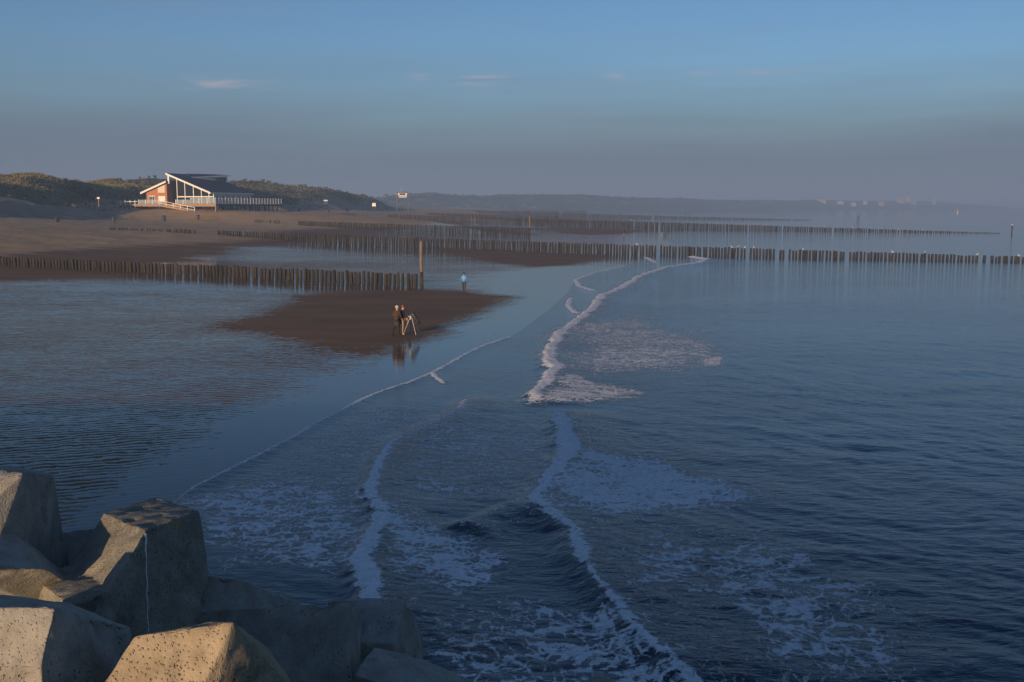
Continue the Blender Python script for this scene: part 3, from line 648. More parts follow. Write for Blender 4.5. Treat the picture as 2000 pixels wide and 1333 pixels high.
# screens: white posts with glass between
def screens(p0, p1, n, h):
    for k in range(n + 1):
        t = k / n; x = p0[0] + (p1[0] - p0[0]) * t; y = p0[1] + (p1[1] - p0[1]) * t
        MB().box(x - .09, x + .09, y - .09, y + .09, DZ, DZ + h).build('screen_post', M_WHITE, pav)
        if k < n:
            x2 = p0[0] + (p1[0] - p0[0]) * (k + 1) / n; y2 = p0[1] + (p1[1] - p0[1]) * (k + 1) / n
            dx_, dy_ = (x2 - x), (y2 - y); q = math.hypot(dx_, dy_); ux, uy = dx_ / q, dy_ / q; nx, ny = -uy * .01, ux * .01
            a_ = (x + ux * .1, y + uy * .1); b_ = (x2 - ux * .1, y2 - uy * .1)
            MB().prism([(a_[0] - nx, a_[1] - ny, DZ + .12), (b_[0] - nx, b_[1] - ny, DZ + .12), (b_[0] + nx, b_[1] + ny, DZ + .12), (a_[0] + nx, a_[1] + ny, DZ + .12)],
                       [(a_[0] - nx, a_[1] - ny, DZ + h - .05), (b_[0] - nx, b_[1] - ny, DZ + h - .05), (b_[0] + nx, b_[1] + ny, DZ + h - .05), (a_[0] + nx, a_[1] + ny, DZ + h - .05)]).build('screen_pane', M_SCREEN, pav)
screens((5.2, -4.8), (5.2, 39.8), 22, 2.05)
screens((-3.6, -4.8), (5.2, -4.8), 3, 2.05)
screens((-9.0, -4.8), (-3.6, -4.8), 2, 1.45)
screens((-22.5, -4.8), (-15, -4.8), 3, 1.45)
# ramp with white rail down to the sand
ra, rb = Vector((-13.6, -6.0, DZ)), Vector((-1.0, -6.0, 6.35))
MB().prism([(ra.x, -6.9, ra.z - .7), (rb.x, -6.9, rb.z - .5), (rb.x, -6.9, rb.z), (ra.x, -6.9, ra.z)], [(ra.x, -5.13, ra.z - .7), (rb.x, -5.13, rb.z - .5), (rb.x, -5.13, rb.z), (ra.x, -5.13, ra.z)]).build('ramp', M_DECK, pav)
for k in range(6):
    p = ra.lerp(rb, k / 5); MB().box(p.x - .09, p.x + .09, -7.05, -6.905, p.z - .15, p.z + 1.2).build('rail_post', M_WHITE, pav)
for hh in (.25, 1.1):
    MB().prism([(ra.x, -7.08, ra.z + hh), (rb.x, -7.08, rb.z + hh), (rb.x, -7.08, rb.z + hh + .13), (ra.x, -7.08, ra.z + hh + .13)], [(ra.x, -7.052, ra.z + hh), (rb.x, -7.052, rb.z + hh), (rb.x, -7.052, rb.z + hh + .13), (ra.x, -7.052, ra.z + hh + .13)]).build('hand_rail', M_WHITE, pav)
for x in (-29, -27.2, -25.4, -23.6): MB().box(x - .09, x + .09, -5.3, -5.125, DZ - 2.2, DZ + 1.3).build('rail_post', M_WHITE, pav)
MB().box(-29.6, -22.6, -5.36, -5.303, DZ + .75, DZ + .9).build('hand_rail', M_WHITE, pav)
MB().box(-29.2, -25.55, -5.1, -3.4, DZ - .5, DZ - .25).build('landing', M_DECK, pav)
def chair(x, y, rz):
    q = Matrix.Rotation(math.atan2(-.25, .967), 4, 'Z') @ Vector((x, y, 0))
    t = thing('terrace_chair', 'small white chair on the pavilion terrace behind the glass screens', 'chair', (E.x + q.x, E.y + q.y, DZ + .0), rz, 'white chairs on the terrace')
    MB().box(-.24, .24, -.24, .24, .42, .47).build('seat', M_WHITE, t); MB().box(-.24, .24, .2, .25, .475, .95).build('backrest', M_WHITE, t)
    for sx in (-.2, .2):
        for sy in (-.2, .2): MB().box(sx - .025, sx + .025, sy - .025, sy + .025, 0, .418).build('leg', M_WHITE, t)
for x, y, a in ((-2.4, -3.2, .3), (-1.2, -2.2, 2.0), (.3, -3.4, 1.1), (1.6, -2.6, .2), (2.7, -3.5, 2.6), (3.9, -2.8, 1.7), (-6.2, -3.6, .6)): chair(x, y, a)

# ------------------------------------------------------------------ lifeguard tower
M_TWOOD = simple('tower_timber', (.10, .115, .105), .8, .2)
p = at(786, 400, 570)
tw = thing('lifeguard_tower', 'white lifeguard hut on tall legs at the end of the dunes', 'tower', (p.x, p.y, p.z), R(8))
for sx in (-3.1, 3.1):
    for sy in (-2, 2): MB().box(sx - .14, sx + .14, sy - .14, sy + .14, -4, 4.9).build('leg', M_TWOOD, tw)
MB().box(-3.6, 3.6, -2.6, 2.6, 3.6, 3.85).build('platform', M_TWOOD, tw)
MB().box(-3.6, 3.6, -2.62, -2.5, 4.5, 4.62).build('railing', M_TWOOD, tw)
MB().tube([(-3.1, -2.05, .2), (3.1, -2.05, .2)], .12, 6).build('brace', M_TWOOD, tw); MB().tube([(1.2, -2.05, .2), (1.2, -2.05, 3.5)], .12, 6).build('brace', M_TWOOD, tw)
MB().prism([(-1.9, -1.6, 3.86), (2.3, -1.6, 3.86), (2.3, 1.6, 3.86), (-1.9, 1.6, 3.86)], [(-2.5, -2, 6.4), (2.6, -2, 6.4), (2.6, 1.8, 6.4), (-2.5, 1.8, 6.4)]).build('hut', M_WHITE, tw)
MB().prism([(-2.9, -2.3, 6.41), (2.9, -2.3, 6.41), (2.9, 2.1, 6.41), (-2.9, 2.1, 6.41)], [(-2.9, -2.3, 6.75), (2.9, -2.3, 6.95), (2.9, 2.1, 6.95), (-2.9, 2.1, 6.75)]).build('roof', M_ROOF, tw)
MB().prism([(-1.6, -1.90, 5.2), (1.6, -1.90, 5.2), (1.6, -2.02, 6.1), (-1.6, -2.02, 6.1)], [(-1.6, -1.75, 5.2), (1.6, -1.75, 5.2), (1.6, -1.88, 6.1), (-1.6, -1.88, 6.1)]).build('window', M_GLASS, tw)
MB().tube([(-.6, 0, 6.9), (-.6, 0, 9.2)], .05, 6).build('mast', M_WHITE, tw)

# ------------------------------------------------------------------ beach furniture
M_BIN = simple('bin_plastic', (.030, .034, .042), .55, .2, 2)
def surface_z(x, y): return gz(x, y)
def litter_bin(px, py, Y, first=[None]):
    p = at(px, py, Y); z = p.z
    if first[0] is None:
        t = thing('litter_bin', 'dark litter bin, one of the row along the dry sand', 'bin', (p.x, p.y, z), 0, 'litter bins along the upper beach')
        rings = []
        for zz, r in ((-.35, .34), (0, .36), (1.0, .46), (1.03, .49), (1.1, .49)): rings.append((zz, r))
        MB().tube([(0, 0, a) for a, _ in rings], [b for _, b in rings], 12).build('bin_body', M_BIN, t)
        MB().tube([(0, 0, 1.102), (0, 0, 1.16), (0, 0, 1.2)], [.47, .40, .2], 12).build('lid', M_BIN, t)
        MB().box(-.07, .07, -.56, -.475, -.3, 1.0).build('post', M_DARKW, t); first[0] = t
    else:
        t = copy_tree(first[0]); t.location = (p.x, p.y, z); t.rotation_euler = (0, 0, random.uniform(0, 6))
    return t
BINS = [(112, 435, 228), (222, 433.5, 262), (320, 430, 275), (387, 427.5, 305), (460, 423.5, 345), (584, 416.5, 400), (641, 414.5, 450), (705, 413, 500), (732, 411, 560), (745, 409, 600)]
BL = ['litter bin on shaded sand at the end of the row farthest from the pavilion', 'litter bin second in the row, below the small path sign', 'litter bin on the shaded sand just short of the pavilion', 'litter bin straight in front of the pavilion ramp',
      'litter bin on the sunlit sand before the dark piles of the pavilion', 'litter bin on shaded sand just past the end of the pavilion deck', 'litter bin below the plain white notice board', 'litter bin on the sand beyond the two far walkers',
      'litter bin beside the notice board with a dark header', 'last tiny litter bin of the row before the lifeguard tower']
for (a, b_, c_), lb in zip(BINS, BL): litter_bin(a, b_, c_)['label'] = lb
def board(px, py0, py1, Y, w, label, dark):
    p = at(px, py1, Y); h = at(px, py0, Y).z - p.z
    t = thing('notice_board', label, 'notice board', (p.x, p.y, p.z), R(-6))
    MB().box(-w / 2, w / 2, -.06, .06, .25, h - (.35 if dark else 0)).build('panel', M_WHITE, t)
    if dark: MB().box(-w / 2 - .1, w / 2 + .1, -.1, .1, h - .345, h).build('header', M_BIN, t)
    for sx in (-w / 2 + .1, w / 2 - .1): MB().box(sx - .06, sx + .06, .062, .16, -1.2, h - .4).build('post', M_DARKW, t)
board(636, 391, 400.5, 425, 1.7, 'plain white notice board at the dune foot beside the pavilion deck', False)
board(730.5, 396, 404.5, 520, 1.8, 'white notice board with a dark header farther along the dune foot', True)
p = at(192.5, 394, 300); t = thing('path_sign', 'small pale sign on a post in the dune grass left of the pavilion', 'sign', (p.x, p.y, p.z))
MB().box(-.09, .09, -.09, .09, -1.5, 1.2).build('post', M_SOFFIT, t); MB().box(-.35, .35, -.13, -.093, .75, 1.25).build('panel', M_WHITE, t)

# sea markers
p = at_z(1676, 432); t = thing('twin_post_marker', 'twin dark posts joined by a bar standing in the open sea', 'sea marker', (p.x, p.y, 0))
for sx in (-.42, .42): MB().tube([(sx, 0, -2.5), (sx, 0, 3.0)], .16, 8).build('post', M_WOOD, t)
MB().box(-.55, .55, -.08, .08, 2.4, 2.6).build('crossbar', M_WOOD, t)
p = at_z(1976, 458); t = thing('lamp_marker', 'single dark post with a pale top beyond the end of the long hazy row', 'sea marker', (p.x, p.y, 0))
MB().tube([(0, 0, -2.5), (0, 0, 1.9), (0, 0, 2.5)], [.2, .18, .17], 8).build('post', M_WOOD, t)
MB().tube([(0, 0, 2.0), (0, 0, 2.02), (0, 0, 2.4), (0, 0, 2.42)], [.2, .27, .27, .2], 8).build('collar', M_WOOD, t)
MB().tube([(0, 0, 2.5), (0, 0, 2.65), (0, 0, 2.85)], [.16, .17, .05], 8).build('cap', M_WHITE, t)
M_YEL = simple('buoy_yellow', (.75, .52, .10), .5, .1)
p = at_z(1870, 417); t = thing('yellow_buoy', 'lone pale yellow buoy far out on the misty sea', 'buoy', (p.x, p.y, 0))
MB().tube([(0, 0, -.6), (0, 0, 0), (0, 0, .7), (0, 0, .9)], [.9, 1.25, 1.2, .7], 12).build('float', M_YEL, t)
for a in range(3):
    c_, s_ = math.cos(a * 2.094), math.sin(a * 2.094); MB().tube([(c_ * .7, s_ * .7, .9), (c_ * .2, s_ * .2, 3.6)], .1, 6).build('strut', M_YEL, t)
MB().tube([(0, 0, 3.3), (0, 0, 3.4), (0, 0, 4.3), (0, 0, 4.9)], [.35, .5, .5, .1], 10).build('topmark', M_YEL, t)
for k, (px, py, h) in enumerate(((1278, 418, 2.8), (1339, 421, 3.0), (1347, 420.5, 2.8))):
    p = at_z(px, py); t = thing('distant_stake', 'thin dark stake in the misty sea beyond the farthest pile row', 'stake', (p.x, p.y, 0), 0, 'thin stakes far out in the mist')
    MB().tube([(0, 0, -2), (.05, 0, h * .6), (.02, 0, h)], [.3, .27, .22], 7).build('stake', M_WOOD, t)

# ------------------------------------------------------------------ gulls
M_GULL = simple('gull_white', (.6, .59, .57), .7, .05); M_GREY = simple('gull_grey', (.30, .32, .35), .7, .08); M_BILL = simple('bill_yellow', (.6, .35, .05), .5, .05)
def gull(x, y, z, label, group, first=[None]):
    if first[0] is None:
        t = thing('gull', label, 'gull', (x, y, z), 0, group)
        MB().tube([(0, -.24, .20), (0, -.16, .17), (0, 0, .17), (0, .12, .22), (0, .19, .31), (0, .21, .37), (0, .22, .42)], [.02, .07, .10, .09, .055, .055, .02], 9).build('body', M_GULL, t, True)
        for s_ in (-1, 1):
            MB().tube([(s_ * .085, .09, .23), (s_ * .10, -.05, .21), (s_ * .05, -.27, .20)], [.03, .055, .01], 6).build('wing', M_GREY, t, True)
            MB().tube([(s_ * .03, .02, -.02), (s_ * .03, .02, .12)], .012, 5).build('leg', M_BILL, t)
        MB().tube([(0, .24, .37), (0, .31, .35)], [.02, .006], 5).build('bill', M_BILL, t); first[0] = t
    else:
        t = copy_tree(first[0]); t.location = (x, y, z); t['label'] = label; t['group'] = group
    t.rotation_euler = (0, 0, random.uniform(0, 6.28)); k = random.uniform(.8, 1.0); t.scale = (k, k, k)
def on_groyne(key, px, label, group):
    u = (px - CX) / F
    x, y, z, _ = min(GPOS[key], key=lambda q: abs(q[0] / q[1] - u)); gull(x, y, z + .01, label, group)
for px in (1243, 1427, 1438, 1457, 1468, 1566, 1741, 1806, 1903, 1990): on_groyne('g2', px, 'white gull perched on a pile of the longest row', 'gulls on the longest row')
for px in (1492, 1588, 1606, 1660, 1696, 1716, 1734, 1752, 1796): on_groyne('g4', px, 'tiny white gull perched on the long hazy pile row', 'gulls on the long hazy row')

# ------------------------------------------------------------------ people
def skinned(name, verts, edges, radii, mat, parent, root=0, sub=2):
    me = bpy.data.meshes.new(name); me.from_pydata(verts, edges, [])
    o = bpy.data.objects.new(name + '_tmp', me); C.objects.link(o)
    md = o.modifiers.new('skin', 'SKIN'); md.use_smooth_shade = True
    for k, r in enumerate(radii):
        d_ = me.skin_vertices[0].data[k]; d_.radius = r if hasattr(r, '__len__') else (r, r); d_.use_root = (k == root)
    s_ = o.modifiers.new('sub', 'SUBSURF'); s_.levels = sub; s_.render_levels = sub
    dg = bpy.context.evaluated_depsgraph_get(); dg.update()
    m2 = bpy.data.meshes.new_from_object(o.evaluated_get(dg)); m2.name = name
    bpy.data.objects.remove(o); bpy.data.meshes.remove(me)
    m2.materials.clear(); m2.materials.append(mat); m2.polygons.foreach_set('use_smooth', [True] * len(m2.polygons))
    return link(name, m2, None, parent)
def blob(name, c, r, mat, parent, n=10):
    mb = MB(); V = []; Fc = []; m_ = 7
    for i in range(m_ + 1):
        a = math.pi * i / m_
        for j in range(n):
            b_ = 2 * math.pi * j / n; V.append((c[0] + r[0] * math.sin(a) * math.cos(b_), c[1] + r[1] * math.sin(a) * math.sin(b_), c[2] + r[2] * math.cos(a)))
    for i in range(m_):
        for j in range(n): Fc.append((i * n + j, i * n + (j + 1) % n, (i + 1) * n + (j + 1) % n, (i + 1) * n + j))
    me = mb.add(V, Fc).mesh(name, True); bm = bmesh.new(); bm.from_mesh(me); bmesh.ops.remove_doubles(bm, verts=bm.verts, dist=1e-5); bm.to_mesh(me); bm.free()
    return link(name, me, mat, parent)
SKIN = simple('skin', (.45, .27, .19), .6, .06)
def person(label, p, rz, J, cloth, long_coat=0.0, bare_shin=False, hat=None, hair=None, group=None):
    """J: joint positions; y is the way the person faces"""
    t = thing('person', label, 'person', p, rz, group)
    order = ['pelvis', 'belly', 'chest', 'neck', 'head', 'crown', 'shL', 'elL', 'wrL', 'haL', 'shR', 'elR', 'wrR', 'haR', 'hipL', 'knL', 'anL', 'toL', 'hipR', 'knR', 'anR', 'toR']
    rad = dict(pelvis=(.14, .11), belly=(.13, .10), chest=(.15, .11), neck=.055, head=(.085, .10), crown=(.065, .075), shL=.06, elL=.042, wrL=.03, haL=(.022, .038), shR=.06, elR=.042, wrR=.03, haR=(.022, .038),
               hipL=.09, knL=.06, anL=.04, toL=.035, hipR=.09, knR=.06, anR=.04, toR=.035)
    ed = [('pelvis', 'belly'), ('belly', 'chest'), ('chest', 'neck'), ('neck', 'head'), ('head', 'crown'), ('chest', 'shL'), ('shL', 'elL'), ('elL', 'wrL'), ('wrL', 'haL'), ('chest', 'shR'), ('shR', 'elR'), ('elR', 'wrR'), ('wrR', 'haR'),
          ('pelvis', 'hipL'), ('hipL', 'knL'), ('knL', 'anL'), ('anL', 'toL'), ('pelvis', 'hipR'), ('hipR', 'knR'), ('knR', 'anR'), ('anR', 'toR')]
    V = [J[k] for k in order]; Rr = [rad[k] for k in order]; Ed = [(order.index(a), order.index(b_)) for a, b_ in ed]
    for s_ in 'LR':                                          # four fingers and a thumb
        h0 = Vector(J['ha' + s_]); dr = (h0 - Vector(J['wr' + s_])).normalized(); sd_ = dr.cross(Vector((1, 0, 0))).normalized(); k0 = order.index('ha' + s_)
        for q, (off, ln) in enumerate(((-.03, .07), (-.01, .085), (.01, .08), (.028, .065))):
            b_ = h0 + sd_ * off + dr * .03; V += [tuple(b_), tuple(b_ + dr * ln + Vector((0, .012, 0)))]; Rr += [.011, .008]; n_ = len(V); Ed += [(k0, n_ - 2), (n_ - 2, n_ - 1)]
        b_ = h0 + sd_ * .04; V += [tuple(b_ + dr * .03)]; Rr += [.011]; Ed += [(k0, len(V) - 1)]
    skinned('body', V, Ed, Rr, SKIN, t)
    def part(nm, keys, radii, mat, extra=(), sub=2):
        e_ = [(keys.index(a), keys.index(b_)) for a, b_ in ed if a in keys and b_ in keys]
        vs = [J[k] for k in keys]
        for a, off in extra:
            vs.append(tuple(Vector(J[a]) + Vector(off))); e_.append((keys.index(a), len(vs) - 1))
        return skinned(nm, vs, e_, radii, mat, t, 0, sub)
    jk = ['pelvis', 'belly', 'chest', 'shL', 'elL', 'wrL', 'shR', 'elR', 'wrR', 'neck']
    jr = [(.19, .145), (.185, .145), (.19, .145), .085, .068, .05, .085, .068, .05, .075]
    if long_coat: part('coat', jk, jr + [(.22, .17)], cloth['top'], (('pelvis', (0, 0, -long_coat)),))
    else: part('jacket', jk, jr, cloth['top'])
    lk = ['pelvis', 'hipL', 'knL', 'anL', 'hipR', 'knR', 'anR']
    if bare_shin: part('shorts', ['pelvis', 'hipL', 'knL', 'hipR', 'knR'], [(.155, .125), .105, .085, .105, .085], cloth['legs'])
    else: part('trousers', lk, [(.15, .12), .105, .078, .056, .105, .078, .056], cloth['legs'])
    for s_ in 'LR':
        a_, b_ = Vector(J['an' + s_]), Vector(J['to' + s_]); dr = (b_ - a_); dr.z = 0; dr.normalize()
        skinned('shoe', [tuple(a_ + Vector((0, 0, .03))), tuple(a_ - dr * .05 + Vector((0, 0, -.045))), tuple(b_ + dr * .03 - Vector((0, 0, .0)))], [(0, 1), (0, 2)], [.052, .05, (.046, .034)], cloth['shoe'], t, 0, 1)
    h = Vector(J['head']); fwd = Vector((0, 1, 0))
    blob('nose', tuple(h + fwd * .105 + Vector((0, 0, .0))), (.014, .02, .022), SKIN, t, 6)
    for s_ in (-1, 1):
        blob('eye', tuple(h + Vector((s_ * .033, .088, .03))), (.014, .01, .009), M_BIN, t, 6); blob('ear', tuple(h + Vector((s_ * .088, .0, .01))), (.012, .025, .033), SKIN, t, 6)
    blob('mouth', tuple(h + Vector((0, .090, -.045))), (.026, .008, .008), simple('lips', (.33, .14, .12), .6, .05), t, 6)
    if hat: blob('hat', tuple(h + Vector((0, -.01, .085))), (.112, .125, .095), hat, t)
    if hair: blob('hair', tuple(h + Vector((0, -.028, .060))), (.104, .112, .115), hair, t)
    return t
def joints(lean=0.0, stepL=0.0, stepR=0.0, armL=(.05, .05), armR=(.05, .05), pocket=False):
    J = dict(pelvis=(0, 0, .95), belly=(0, lean * .3, 1.10), chest=(0, lean * .7, 1.32), neck=(0, lean, 1.49), head=(0, lean + .02, 1.61), crown=(0, lean + .01, 1.71))
    for s_, q, st, ar in (('L', -1, stepL, armL), ('R', 1, stepR, armR)):
        J['sh' + s_] = (q * .19, lean * .8, 1.41)
        J['el' + s_] = (q * .26, lean * .5 - .04 + ar[0] * .5, 1.13); J['wr' + s_] = (q * (.24 if not pocket else .20), ar[0] + .08, .93 + ar[1]); J['ha' + s_] = (q * (.24 if not pocket else .19), ar[0] + .11, .86 + ar[1])
        J['hip' + s_] = (q * .10, 0, .90); J['kn' + s_] = (q * .11, st * .45 + .03, .50); J['an' + s_] = (q * .11, st, .085 + (.10 if st < -.3 else 0)); J['to' + s_] = (q * .13, st + .15, .035 + (.02 if st < -.3 else 0))
    return J
cl = lambda a, b_, c_: dict(top=a, legs=b_, shoe=c_)
K_BRN = simple('brown_coat', (.050, .030, .016), .85, .2); K_NAVY = simple('navy_coat', (.014, .018, .026), .8, .2); K_BLUE = simple('blue_jacket', (.03, .27, .62), .55, .08)
K_BLK = simple('black_trousers', (.016, .015, .016), .8, .2); K_GREY = simple('grey_tights', (.045, .05, .065), .75, .15); K_TAN = simple('tan_boots', (.40, .29, .17), .75, .15)
K_DSH = simple('dark_shoes', (.03, .03, .032), .6, .2); H_CREAM = simple('cream_hat', (.50, .45, .36), .9, .1); H_RUST = simple('rust_hat', (.22, .07, .025), .9, .15); H_DARK = simple('dark_hair', (.02, .016, .014), .7, .2)
def stand(px, py): return at_ground(px, py)
p1 = at_ground(775, 656); person('person in a long brown coat and cream hat beside the tripod, seen from behind', p1, R(-28), joints(.06, -.30, .05, (.06, .02), (.10, .1)), cl(K_BRN, K_BLK, K_DSH), .42, False, H_CREAM)
p2 = at_ground(785.5, 654.5); person('person in a navy coat, tan boots and rusty bobble hat leaning towards the tripod', p2, R(-75), joints(.05, .04, -.03, (.14, .12), (.12, .1)), cl(K_NAVY, K_TAN, K_TAN), .30, False, H_RUST)
p3 = at_ground(906.5, 572); person('jogger in a bright blue jacket and dark tights on the sandbank', p3, R(172), joints(.06, .22, -.38, (.16, .24), (-.10, .20)), cl(K_BLUE, K_GREY, K_DSH), 0, False, None, H_DARK)
p4 = at_z(1218.5, 460, .05); person('distant wader in a black jacket with bare pale legs near the dog', (p4.x, p4.y, .03), R(60), joints(.02, .05, -.05), cl(K_BLK, K_BLK, K_DSH), .12, True, None, H_DARK)
for k, (px, Y, col_) in enumerate(((676.5, 437, K_NAVY), (680, 437.5, K_BLK))):
    p = at(px, 415.5, Y)
    person(('left', 'right')[0] and ('far walker in navy beside a companion below the dune end', 'far walker in black beside a companion below the dune end')[k], p, R(10 + 20 * k), joints(.02, .15 - .3 * k, -.1), cl(col_, K_BLK, K_DSH), 0, False, None, H_DARK)

# tripod with rod and bag
M_STEEL = simple('bare_metal', (.62, .58, .52), .35, .08, 3, 0, .6)
pt = at_ground(803, 654.5)
tr = thing('rod_tripod', 'pale metal tripod with a slanting rod and a black bag on wet sand', 'tripod', (pt.x, pt.y, pt.z), 0)
HUB = (.02, 0, 1.02)
for (x, y) in ((-.48, -.25), (-.62, .30), (.32, -.30), (.52, .22)):
    l_ = MB().tube([(x, y, 0), (x * .12 + HUB[0], y * .12, HUB[2])], [.015, .018], 8).build('leg', M_STEEL, tr); MB().tube([(x, y, -.03), (x, y, .04)], .035, 8).build('foot', M_BIN, l_)
MB().tube([(-.03, 0, .92), (.0, 0, 1.12), (.04, 0, 1.2)], [.06, .075, .04], 10).build('head', M_STEEL, tr)
MB().tube([(-.10, 0, 1.12), (.12, .0, 1.48), (.38, .02, 1.86)], [.016, .012, .006], 7).build('rod', M_BIN, tr)
MB().tube([(.02, -.08, 1.30), (.12, -.08, 1.24), (.25, -.08, 1.05), (.40, -.08, .82), (.52, -.08, .66)], [.10, .15, .13, .085, .08], 10).build('bag', M_BIN, tr, True)
MB().tube([(-.08, .04, .78), (-.06, .05, .5), (-.13, .05, .18), (-.15, .05, .02)], [.05, .075, .06, .05], 8).build('hanging_cloth', simple('navy_cloth', (.012, .02, .05), .8, .2), tr, True)
for k, (x, z) in enumerate(((-.22, 1.0), (-.16, 1.08), (-.27, .93))): MB().tube([(x, -.02, z), (x + .09, -.02, z + .03)], .03, 8).build('reel_knob', M_STEEL, tr)

# dog splashing at the edge of the sea
pd = at_z(1298, 462.5, 0); K_DOG = simple('dog_coat', (.02, .018, .017), .8, .2); K_DOGW = simple('dog_white', (.62, .58, .53), .8, .1)
dg_ = thing('dog', 'black dog with white chest splashing in the shallows behind the longest row', 'dog', (pd.x, pd.y, -.08), R(90))
skinned('body', [(0, -.32, .52), (0, -.05, .50), (0, .25, .54), (0, .40, .68), (0, .50, .80), (0, .66, .77), (0, -.42, .66), (0, -.50, .86),
                 (.09, .26, .34), (.09, .24, .18), (.09, .30, .02), (-.09, .22, .34), (-.09, .34, .20), (-.09, .40, .06),
                 (.09, -.30, .36), (.09, -.40, .20), (.09, -.36, .02), (-.09, -.28, .36), (-.09, -.44, .22), (-.09, -.46, .05), (.06, .48, .92), (-.06, .48, .92)],
        [(1, 0), (1, 2), (2, 3), (3, 4), (4, 5), (0, 6), (6, 7), (2, 8), (8, 9), (9, 10), (2, 11), (11, 12), (12, 13), (0, 14), (14, 15), (15, 16), (0, 17), (17, 18), (18, 19), (4, 20), (4, 21)],
        [.12, .12, .15, .10, .10, .045, .04, .025, .06, .04, .035, .06, .04, .035, .08, .045, .035, .08, .045, .035, .03, .03], K_DOG, dg_, 1)
blob('chest_patch', (0, .36, .50), (.10, .08, .14), K_DOGW, dg_, 8)
p_ = at_z(1292.5, 459, 0); sp_ = MB(); rs = random.Random(4)
for k in range(38):
    a = rs.random() * 6.28; r_ = rs.random() ** .7 * .5; z = .1 + rs.random() * .75 * (1 - r_); s_ = rs.uniform(.02, .07)
    c_ = Vector((math.cos(a) * r_, math.sin(a) * r_, z)); sp_.add([c_ + Vector((s_, 0, 0)), c_ - Vector((s_, 0, 0)), c_ + Vector((0, s_, 0)), c_ - Vector((0, s_, 0)), c_ + Vector((0, 0, s_)), c_ - Vector((0, 0, s_))],
        [(0, 2, 4), (2, 1, 4), (1, 3, 4), (3, 0, 4), (2, 0, 5), (1, 2, 5), (3, 1, 5), (0, 3, 5)])
o = sp_.build('splash', M_GULL, None, True); o.location = (p_.x, p_.y, -.05); o['kind'] = 'stuff'; o['label'] = 'white splash of water thrown up beside the dog'; o['category'] = 'splash'

# ------------------------------------------------------------------ far coast in the mist
FC = [(640, 1450, 384), (745, 1500, 385), (775, 1530, 379), (800, 1560, 375), (845, 1600, 371), (870, 1640, 377), (940, 1700, 378), (1000, 1760, 376), (1080, 1850, 375), (1130, 1900, 375), (1180, 1980, 380), (1260, 2100, 383), (1330, 2220, 384),
      (1400, 2350, 388), (1480, 2500, 389), (1560, 2700, 389), (1600, 2850, 388), (1700, 3100, 391), (1780, 3400, 391), (1840, 3600, 393), (1900, 3800, 399), (1960, 4000, 405)]
fx = np.array([at(a, c_, b_).x for a, b_, c_ in FC]); fy = np.array([b_ for a, b_, c_ in FC]); fz = .86 * np.array([at(a, c_, b_).z for a, b_, c_ in FC])
tt = np.linspace(0, len(FC) - 1, 900); ii = np.arange(len(FC))
bx, by, bz = np.interp(tt, ii, fx), np.interp(tt, ii, fy), np.interp(tt, ii, fz)
prof = np.array([(-160, -2), (-120, 1.0), (-90, .2), (-70, .45), (-45, .55), (-25, .8), (-10, .97), (0, 1.0), (30, .95), (90, .8), (200, .6), (320, -.2)])
rowsX, rowsY, rowsZ = [], [], []
nrm = np.stack([np.full_like(bx, -.5), np.full_like(bx, .87)], 0)
for d_, q in prof:
    rx = bx + nrm[0] * d_; ry = by + nrm[1] * d_
    if q < -1.5: rz_ = np.full_like(bx, -3.0)
    elif q == 1.0 and d_ < -100: rz_ = np.full_like(bx, .6)
    else: rz_ = np.maximum(bz * q, .8) + (fbm(rx * .045, ry * .045, 77, 4) - .5) * 9 * np.clip(q, 0, 1)
    rowsX.append(rx); rowsY.append(ry); rowsZ.append(rz_)
mfar, nf, bf = material('far_woodland'); vv = nf.noise(nf.coords((1, 1, 2)), .035, 5, .6)
nf.l.new(nf.mix(nf.ss(vv, .56, .66), (.035, .045, .022), (.26, .21, .15)), bf.inputs['Base Color']); bf.inputs['Roughness'].default_value = .9
o = link('far_coast', grid_mesh('far_coast', np.array(rowsX), np.array(rowsY), np.array(rowsZ)), mfar); o['kind'] = 'structure'
V = []; Fc = []                                                # uneven crowns along the wooded ridge
for k in range(1500):
    q = rng.random() * (len(FC) - 5); x = np.interp(q, ii, fx) + rng.normal() * 14; y = np.interp(q, ii, fy) + rng.normal() * 25; z = np.interp(q, ii, fz) - 2.0
    r_ = 2 + 4 * rng.random() ** 2; b0 = len(V)
    for j in range(7):
        a = j * .9; V.append((x + math.cos(a) * r_ * (.7 + .5 * rng.random()), y + math.sin(a) * r_, z + (rng.random() - .6) * 2))
    V.append((x, y, z + r_ * .55)); Fc += [(b0 + j, b0 + (j + 1) % 7, b0 + 7) for j in range(7)]
me = bpy.data.meshes.new('far_wood'); me.from_pydata(V, [], Fc); o = link('far_wood', me, M_BUSH); o['kind'] = 'stuff'
o['label'] = 'dark wooded ridge of the far coast fading into mist'; o['category'] = 'wood'
